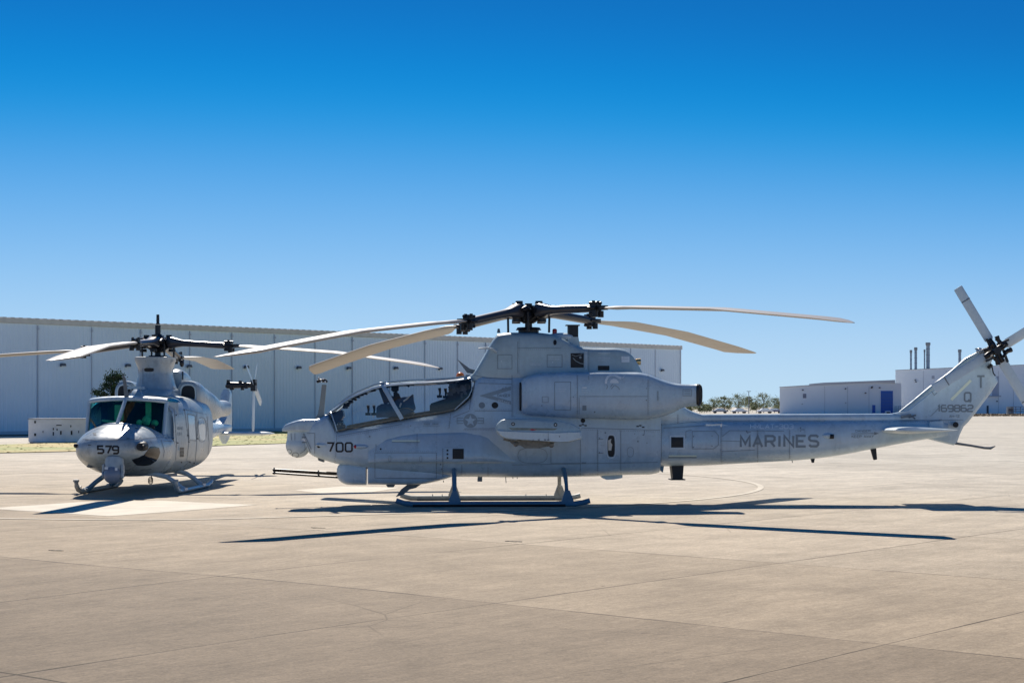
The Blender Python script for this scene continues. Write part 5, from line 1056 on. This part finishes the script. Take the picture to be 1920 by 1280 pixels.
# ------------------------------------------------------------------ grass verges
GM, n_, l_, bb_ = new_mat('dry_grass')
tx = n_.new('ShaderNodeTexNoise'); tx.inputs['Scale'].default_value = .16; tx.inputs['Detail'].default_value = 8; gg = n_.new('ShaderNodeNewGeometry'); l_.new(gg.outputs['Position'], tx.inputs['Vector'])
cr = n_.new('ShaderNodeValToRGB'); cr.color_ramp.elements[0].position = .38; cr.color_ramp.elements[0].color = (.26, .29, .055, 1); cr.color_ramp.elements[1].position = .62; cr.color_ramp.elements[1].color = (.48, .37, .12, 1)
e_ = cr.color_ramp.elements.new(.5); e_.color = (.34, .33, .07, 1)
l_.new(tx.outputs[0], cr.inputs[0]); l_.new(cr.outputs[0], bb_.inputs['Base Color']); bb_.inputs['Roughness'].default_value = .8
def grass(poly, name='grass', count=26000, h=.035, m=None):
    b = MB(); n = len(poly); b.add([(p[0], p[1], gz(*p) + .03) for p in poly], [tuple(range(n))])
    x0, x1 = min(p[0] for p in poly), max(p[0] for p in poly); y0, y1 = min(p[1] for p in poly), max(p[1] for p in poly); rn = random.Random(4)
    def ins(x, y):
        c = False
        for i in range(n):
            a, d = poly[i], poly[i - 1]
            if (a[1] > y) != (d[1] > y) and x < (d[0] - a[0]) * (y - a[1]) / (d[1] - a[1]) + a[0]: c = not c
        return c
    for _ in range(count):
        x, y = rn.uniform(x0, x1), rn.uniform(y0, y1)
        if not ins(x, y): continue
        a = rn.uniform(0, PI); w_ = rn.uniform(.05, .16); hh = h * rn.uniform(.3, .8); dx, dy = math.cos(a) * w_, math.sin(a) * w_; z = gz(x, y) + .03
        b.add([(x - dx, y - dy, z), (x + dx, y + dy, z), (x + rn.uniform(-.1, .1), y + rn.uniform(-.1, .1), z + hh)], [(0, 1, 2)])
    return tag(b.build(name, m or GM, smooth=False), kind='stuff')
def gp(px, py): p = G(px, py); return (p.x, p.y)
# nearer edge follows the pictured line, far edge ends at the service path (left) or the hangar foot
A0 = HS + HD * 2 - HN * -.3
grass([gp(-400, 856), gp(0, 849.5), gp(160, 846), gp(300, 841), gp(430, 835), gp(545, 831), gp(700, 826), gp(900, 819), gp(900, 806), gp(760, 807), gp(545, 812.5), gp(430, 817), gp(300, 822), gp(150, 829.5), gp(0, 834), gp(-400, 842)], count=3500)
GD = GM
grass([gp(360, 818.5), gp(545, 812.5), gp(760, 807), gp(1000, 803.6), ((HS + HD * 108)).xy[:], ((HS + HD * 60)).xy[:]], count=3500)
grass([gp(1560, 780.3), gp(2300, 780.0), gp(2300, 776.5), gp(1560, 776.8)], count=8000, h=.4, m=mat('dry_brown_grass', (.30, .22, .12), .8, var=.3, scale=.1))

# ------------------------------------------------------------------ low white container
b = MB(); Yb = 88.; p0 = W(53, 829, Yb); p1 = W(200, 829, Yb); h_ = 46 * Yb / F
root = empty('storage_tank', ((p0.x + p1.x) / 2, Yb + .6, gz(p0.x, Yb)), 0, 'long low white steel tank standing at the apron edge, left of helicopter 579', 'tank')
wd_ = p1.x - p0.x
CW = mat('weathered_white_paint', (.85, .84, .84), .5, var=.12, scale=1.5)
b.box((0, .1, .05 + (h_ - .1) / 2), (wd_, 1.4, h_ - .1)); b.build('tank_body', CW, root, bevel=.03)
b = MB(); b.box((0, .1, .04), (wd_ * .98, 1.2, .08)); b.box((0, .1, h_ - .02), (wd_ + .06, 1.46, .05)); b.build('tank_frame', mat('tank_frame_grey', (.42, .43, .46), .5, var=.2), root, bevel=.01)
for x, z, w_, h2 in ((-1.72, 1.12, .09, .12), (-1.72, .45, .10, .14), (-.45, .95, .28, .05), (-.75, .75, .05, .12), (-.55, .72, .05, .1), (-.75, .5, .06, .2), (-.35, .55, .08, .2), (.18, .9, .05, .1), (.22, .55, .08, .22), (.6, .6, .04, .12), (-1.3, .6, .03, .1)): b = MB(); b.box((x, -.612, z), (w_, .02, h2)); b.build('tank_marking', MARK_B, root, smooth=False)

# ------------------------------------------------------------------ trees
def leafmat(name, a, c):
    m, n, l, bs = new_mat(name); g_ = n.new('ShaderNodeObjectInfo'); t = n.new('ShaderNodeTexNoise'); t.inputs['Scale'].default_value = 2.5; t.inputs['Detail'].default_value = 3; gg = n.new('ShaderNodeNewGeometry'); l.new(gg.outputs['Position'], t.inputs['Vector'])
    cr = n.new('ShaderNodeValToRGB'); cr.color_ramp.elements[0].position = .4; cr.color_ramp.elements[1].position = .6; cr.color_ramp.elements[0].color = (*a, 1); cr.color_ramp.elements[1].color = (*c, 1); l.new(t.outputs[0], cr.inputs[0]); l.new(cr.outputs[0], bs.inputs['Base Color']); bs.inputs['Roughness'].default_value = .6
    tr = n.new('ShaderNodeBsdfTranslucent'); l.new(cr.outputs[0], tr.inputs[0]); mx = n.new('ShaderNodeMixShader'); mx.inputs[0].default_value = .35; l.new(bs.outputs[0], mx.inputs[1]); l.new(tr.outputs[0], mx.inputs[2]); l.new(mx.outputs[0], n['Material Output'].inputs[0]); return m
BARK = mat('bark', (.10, .08, .06), .9, var=.3, scale=8, bump=.5, bscale=20)
def tree(name, loc, h, wd, leaf, n_cl, per, ls, m, label, group=None, seed=1, trunk_h=.3):
    rn = random.Random(seed); root = empty(name, loc, 0, label, 'tree', group)
    b = MB(); b.tube([(0, 0, -.1), (rn.uniform(-.1, .1), 0, h * trunk_h), (rn.uniform(-.2, .2), 0, h * .7)], [h * .028, h * .02, h * .008], 8); cl = []
    for k in range(n_cl):
        a = rn.uniform(0, 2 * PI); q = rn.uniform(0, 1) ** .5; zt = trunk_h + (1 - trunk_h) * rn.uniform(0, 1); rad = wd / 2 * q * (math.sin(PI * min(1, (zt - trunk_h) / (1 - trunk_h) * .75 + .2)) ** .6) * rn.uniform(.7, 1.15)
        c = Vector((rad * math.cos(a), rad * math.sin(a), h * zt)); cl.append((c, rn.uniform(.5, 1.15)))
        if k % 3 == 0: b.tube([(0, 0, h * min(.6, zt * .6)), c * .6 + Vector((0, 0, h * zt * .35)), c], [h * .012, h * .007, h * .003], 5)
    b.build('trunk', BARK, root); b = MB()
    for c, s_ in cl:
        cr_ = wd * .13 * s_
        for _ in range(per):
            o = Vector((rn.gauss(0, cr_ * .55), rn.gauss(0, cr_ * .55), rn.gauss(0, cr_ * .45))); p = c + o
            u = Vector((rn.gauss(0, 1), rn.gauss(0, 1), rn.gauss(0, 1))).normalized(); v = u.orthogonal().normalized() * ls * rn.uniform(.5, 1); u = u * ls * rn.uniform(.5, 1.1)
            b.add([p - u * .5, p + v * .35, p + u * .5, p - v * .35], [(0, 1, 2, 3)])
    b.build('crown', m, root, smooth=False); return root
LF = leafmat('olive_leaves', (.12, .15, .07), (.30, .32, .17)); LD = leafmat('dark_leaves', (.012, .028, .012), (.03, .06, .022))
c = W(214, 760, 95.); tree('tree', (c.x, 95., 0), 3.7, 2.5, None, 60, 90, .13, LD, 'dark green bushy tree behind the cabin roof of helicopter 579', seed=5, trunk_h=.25)
specs = [(1312, 757, 34), (1338, 750, 46), (1358, 748, 30), (1384, 743, 44), (1404, 748, 30), (1432, 743, 46), (1452, 750, 34), (1468, 753, 34), (1290, 760, 34), (1325, 762, 30), (1418, 756, 30)]
TL = ['squat olive tree right beside the black engine exhaust', 'broad olive tree in the row, left of the tall one by the lamp post', 'slim pale olive tree between two broad ones left of the lamp post', 'tallest olive tree, just left of the lamp post', 'loose olive tree standing just right of the lamp post', 'peaked olive tree midway between lamp post and low white building',
      'small olive tree to the left of the tree touching the low white building', 'olive tree half hidden by the left end of the low white building', 'brownish low tree peeking out under the engine exhaust', 'low bush-like tree between the exhaust and the lamp post', 'small dense tree filling the gap right of the lamp post']
for i, (px, top, wpx) in enumerate(specs):
    Yt = 470 + (i * 37) % 50; p = W(px, YH, Yt); h_ = ((YH - top) * Yt / F + HC) * 1.12
    tree('tree', (p.x, Yt, 0), h_, wpx * Yt / F, None, 40, 34, .40, LF, TL[i], 'olive trees beyond the apron', seed=20 + i, trunk_h=.28)
BR = leafmat('brown_bush_leaves', (.10, .07, .04), (.22, .17, .09))
# lamp post
Yl = 440.; p = W(1404, YH, Yl); h_ = (YH - 733) * Yl / F + HC
root = empty('lamp_post', (p.x, Yl, 0), 0, 'tall grey lamp post rising from the row of olive trees', 'lamp post'); LM = mat('galvanised_grey', (.22, .25, .28), .5)
b = MB(); b.tube([(0, 0, 0), (0, 0, h_)], [.14, .09], 8); b.build('pole', LM, root)
for s_ in (-1, 1): b = MB(); b.box((s_ * .33, 0, h_ - .06), (.42, .35, .16)); b.build('lamp_head', LM, root, bevel=.02)
# parked cars far off
CARC = [((.75, .76, .8), 'white'), ((.08, .10, .25), 'dark blue'), ((.35, .36, .40), 'silver'), ((.45, .06, .06), 'red')]
def car(px, Yc, ci, lab):
    p = W(px, YH, Yc); root = empty('parked_car', (p.x, Yc, 0), R(random.uniform(-8, 8)), lab, 'car', 'cars parked beyond the apron')
    cm = mat('car_paint', CARC[ci][0], .3, spec=.6); b = MB(); side = [(-2.2, .45), (-2.25, .75), (-1.4, .92), (-.75, 1.40), (.7, 1.42), (1.4, .98), (2.15, .85), (2.25, .45)]
    b.prism([Vector((x, -.85, z)) for x, z in side], (0, 1.7, 0)); b.build('body', cm, root, bevel=.08)
    b = MB(); b.prism([Vector((x, -.86, z)) for x, z in ((-1.25, .96), (-.7, 1.33), (.65, 1.35), (1.2, .98))], (0, 1.72, 0)); b.build('window', CLEAR, root)
    for x in (-1.4, 1.4):
        for y in (-.82, .62): b = MB(); b.tube([(x, y, .33), (x, y + .2, .33)], .33, 16); b.build('wheel', BLACK, root)
car(1434, 455., 0, 'white car parked between the lamp post and the low white building'); car(1386, 458., 0, 'white car parked under the tallest olive tree beside the lamp post')
car(1452, 462., 1, 'dark blue car parked nearest the low white building'); car(1350, 460., 2, 'silver car parked under the trees nearest the engine exhaust')

# ------------------------------------------------------------------ right-hand buildings
BW = mat('white_wall_panels', (.85, .90, .95), .5, var=.04, scale=.1); BLUE = mat('blue_roller_door', (.015, .12, .50), .4); BS = mat('wall_joint_grey', (.48, .5, .54), .6); BD = mat('dark_fixture', (.06, .06, .08), .6)
def bx(px0, py0, px1, py1, Y, dy0, dy1):   # box seen between those columns and rows at distance Y, in world space
    a = W(px0, py0, Y); c = W(px1, py1, Y); return ((a.x + c.x) / 2, Y + (dy0 + dy1) / 2, (a.z + c.z) / 2), (abs(c.x - a.x), dy1 - dy0, abs(a.z - c.z))
Ya = 386.
ox = W(1570, YH, Ya).x
root = empty('low_building', (ox, Ya, 0), 0, 'low white building with a blue roller door, right of the olive trees', 'building')
def part(root, name, m, boxes, smooth=False, o=None):
    b = MB(); ro = Vector(root.location)
    for bb in boxes: c, s = bb; b.box(Vector(c) - ro, s)
    return b.build(name, m, root, smooth=smooth)
a = W(1462, 724, Ya); a2 = W(1690, 712, Ya); b = MB(); ro = Vector(root.location)
z0, z1, z2 = W(0, 725, Ya).z, W(0, 716, Ya).z, W(0, 714, Ya).z
b.prism([Vector((W(x, 0, Ya).x, Ya, z)) - ro for x, z in ((1462, 0), (1690, 0), (1690, W(0, 718, Ya).z), (1640, W(0, 717, Ya).z), (1462, z0))], (7.5, 40, 0)); b.build('wall', BW, root, smooth=False)
b = MB(); b.prism([Vector((W(x, 0, Ya).x, Ya - .25, W(0, y, Ya).z)) - ro for x, y in ((1461, 725), (1517, 721.5), (1517, 719.5), (1545, 717), (1600, 715), (1640, 713.5), (1678, 712), (1678, 718.5), (1640, 717.2), (1600, 719), (1461, 726.5))], (7.5, 40, 0)); b.build('roof', mat('roof_edge_white', (.6, .62, .66), .5), root, smooth=False)
part(root, 'wall_joint', BS, [bx(x, 724, x + .5, 777, Ya, -.06, .02) for x in (1546, 1589, 1629)])
dr = part(root, 'roller_door', BLUE, [bx(1651.5, 732.5, 1674, 774, Ya, -.12, .05)]); part(dr, 'door_slat', mat('blue_slat', (.05, .14, .42), .4), [bx(1652, y, 1673.5, y + .7, Ya, -.17, -.12) for y in (739, 745, 751, 757, 763)]).parent = dr
for o_ in [o for o in bpy.data.objects if o.name == 'door_slat']:
    for v in o_.data.vertices: v.co += Vector(dr.location) - Vector(root.location)
part(root, 'door', BLUE, [bx(1635.5, 759, 1641, 774, Ya, -.12, .05)]); part(root, 'louvre', mat('louvre_grey', (.25, .26, .32), .6), [bx(1505.5, 738, 1511.5, 746, Ya, -.12, .05)])
for x, y in ((1505, 731), (1585, 728.5), (1622.5, 736.5), (1635, 725), (1634, 727), (1649, 726.5)): part(root, 'wall_lamp', BD, [bx(x - 1.3, y - 1, x + 1.3, y + 1, Ya, -.4, .0)])
for x, y in ((1504, 757), (1585.5, 755)): part(root, 'outlet_box', BS, [bx(x - 1.2, y - .8, x + 1.2, y + .8, Ya, -.25, .0)])
# tall building
Yb = 440.; root = empty('tall_building', (W(1800, YH, Yb).x, Yb, 0), 0, 'tall white flat-roofed building with steel flues behind the tail fin', 'building')
ro = Vector(root.location); b = MB(); b.prism([Vector((W(x, 0, Yb).x, Yb, z)) - ro for x, z in ((1679, 0), (2300, 0), (2300, W(0, 680, Yb).z), (1920, W(0, 684, Yb).z), (1780, W(0, 689.5, Yb).z), (1679, W(0, 694, Yb).z))], (15.5, 60, 0)); b.build('wall', BW, root, smooth=False)
b = MB(); pl = [(1678.5, 694.6), (1780, 690.1), (1920, 684.4), (2300, 680.3)]; b.prism([Vector((W(x, 0, Yb).x, Yb - .15, W(0, y, Yb).z)) - ro for x, y in pl + [(x, y - 1.2) for x, y in pl[::-1]]], (15.6, 60.3, 0)); b.build('parapet', BS, root, smooth=False)
part(root, 'wall_joint', BS, [bx(x, 695, x + .5, 775, Yb, -.06, .02) for x in (1731, 1774, 1872, 1900, 1947)])
part(root, 'window', mat('louvre_pale', (.45, .48, .55), .5), [bx(1747, 704, 1752, 710, Yb, -.1, .05)]); part(root, 'canopy', BS, [bx(1853, 741.5, 1874, 743.5, Yb, -1.5, .05)])
for x, y in ((1717, 715.5), (1869, 752), (1716, 712)): part(root, 'wall_lamp', BD, [bx(x - 1.2, y - .9, x + 1.2, y + .9, Yb, -.4, 0)])
part(root, 'door', BD, [bx(1850, 760, 1853.5, 775, Yb, -.1, .05)]); part(root, 'pale_panel', mat('panel_bluegrey', (.4, .45, .55), .5), [bx(1860, 705, 1873, 742, Yb, -.05, .02)])
FL = mat('galvanised_flue', (.30, .36, .42), .4, metal=.5, var=.2, scale=2); FLAB = ['shortest leftmost', 'second from left', 'thin third', 'tallest thickest', 'lone right-hand']
for i, (x, top, wpx) in enumerate(((1708, 656, 4.2), (1717, 651, 5.6), (1733.5, 655, 3), (1740, 642, 8), (1799.5, 655, 6))):
    Yf = Yb + 6; p = W(x, top, Yf); z0 = W(x, 695, Yf).z; r_ = wpx * Yf / F / 2
    fr = empty('flue', (p.x, Yf, z0 - .8), 0, ['short leftmost steel flue on the tall white building', 'ribbed steel flue, second from the left on the tall building', 'thinnest steel flue, close beside the tallest one', 'tallest and thickest steel flue on the tall white building', 'lone steel flue standing nearest to the tail fin'][i], 'flue', 'steel flues on the tall white building')
    h_ = p.z - z0 + .8; b = MB(); b.tube([(0, 0, 0), (0, 0, h_)], r_ * .85, 14); b.build('pipe', FL, fr); b = MB(); b.tube([(0, 0, h_ - .9), (0, 0, h_ - .5), (0, 0, h_)], [r_ * .9, r_ * 1.15, r_ * 1.1], 14)
    for k in range(1, 5): b.tube([(0, 0, h_ * k / 5 - .06), (0, 0, h_ * k / 5 + .06)], r_ * .97, 14)
    b.build('flue_collar', LM, fr)
# chain-link fence, utility boxes and a rack of pipes by the buildings
root = empty('fence', (W(1692, YH, 384).x, 384, 0), 0, 'grey chain-link fence between the low building and the tail boom', 'fence')
b = MB()
for k in range(9): x = -1.7 + k * .42; b.tube([(x, 0, 0), (x, 0, 2.0)], .035, 6)
b.build('post', LM, root); b = MB()
for k in range(14): b.tube([(-1.8 + k * .28, 0, .05), (-1.8 + k * .28, 0, 1.9)], .012, 4)
for z in (.3, .8, 1.3, 1.95): b.tube([(-1.8, 0, z), (2.0, 0, z)], .025, 5)
b.build('mesh_panel', LM, root)
def util(px0, py0, px1, py1, Y, name, lab, cat, m):
    c, s = bx(px0, py0, px1, 777 + 0 * py1, Y, 0, 1.0); z1 = W(0, py0, Y).z
    root = empty(name, (c[0], Y, 0), 0, lab, cat); b = MB(); b.box((0, .5, z1 / 2), (s[0], 1., z1)); b.build('casing', m, root, bevel=.05); b = MB(); b.box((0, -.03, z1 * .55), (s[0] * .7, .04, z1 * .4)); b.build('louvre', BD, root)
    return root
util(1661, 770, 1670, 776, 380., 'utility_cabinet', 'small white cabinet in front of the blue roller door', 'cabinet', BW)
util(1889, 762, 1901, 776, 425., 'utility_cabinet', 'dark grey cabinet at the foot of the tall white building', 'cabinet', LM)
root = empty('pipe_rack', (W(1909, YH, 425).x, 425, 0), 0, 'dark steel pipe rack standing by the tall white building', 'pipe rack'); b = MB()
for x in (-1.6, -.6, .6, 1.6): b.tube([(x, 0, 0), (x, 0, 1.8)], .07, 6)
for z in (.7, 1.2, 1.8): b.tube([(-1.8, 0, z), (1.8, 0, z)], .06, 6)
b.build('rack_frame', BD, root)
c = W(1694, YH, 378); root = tree('bush', (c.x, 378, 0), 1.3, 2.4, None, 24, 30, .2, BR, 'brown dry bush beside the blue roller door', seed=77, trunk_h=.05); root['category'] = 'bush'
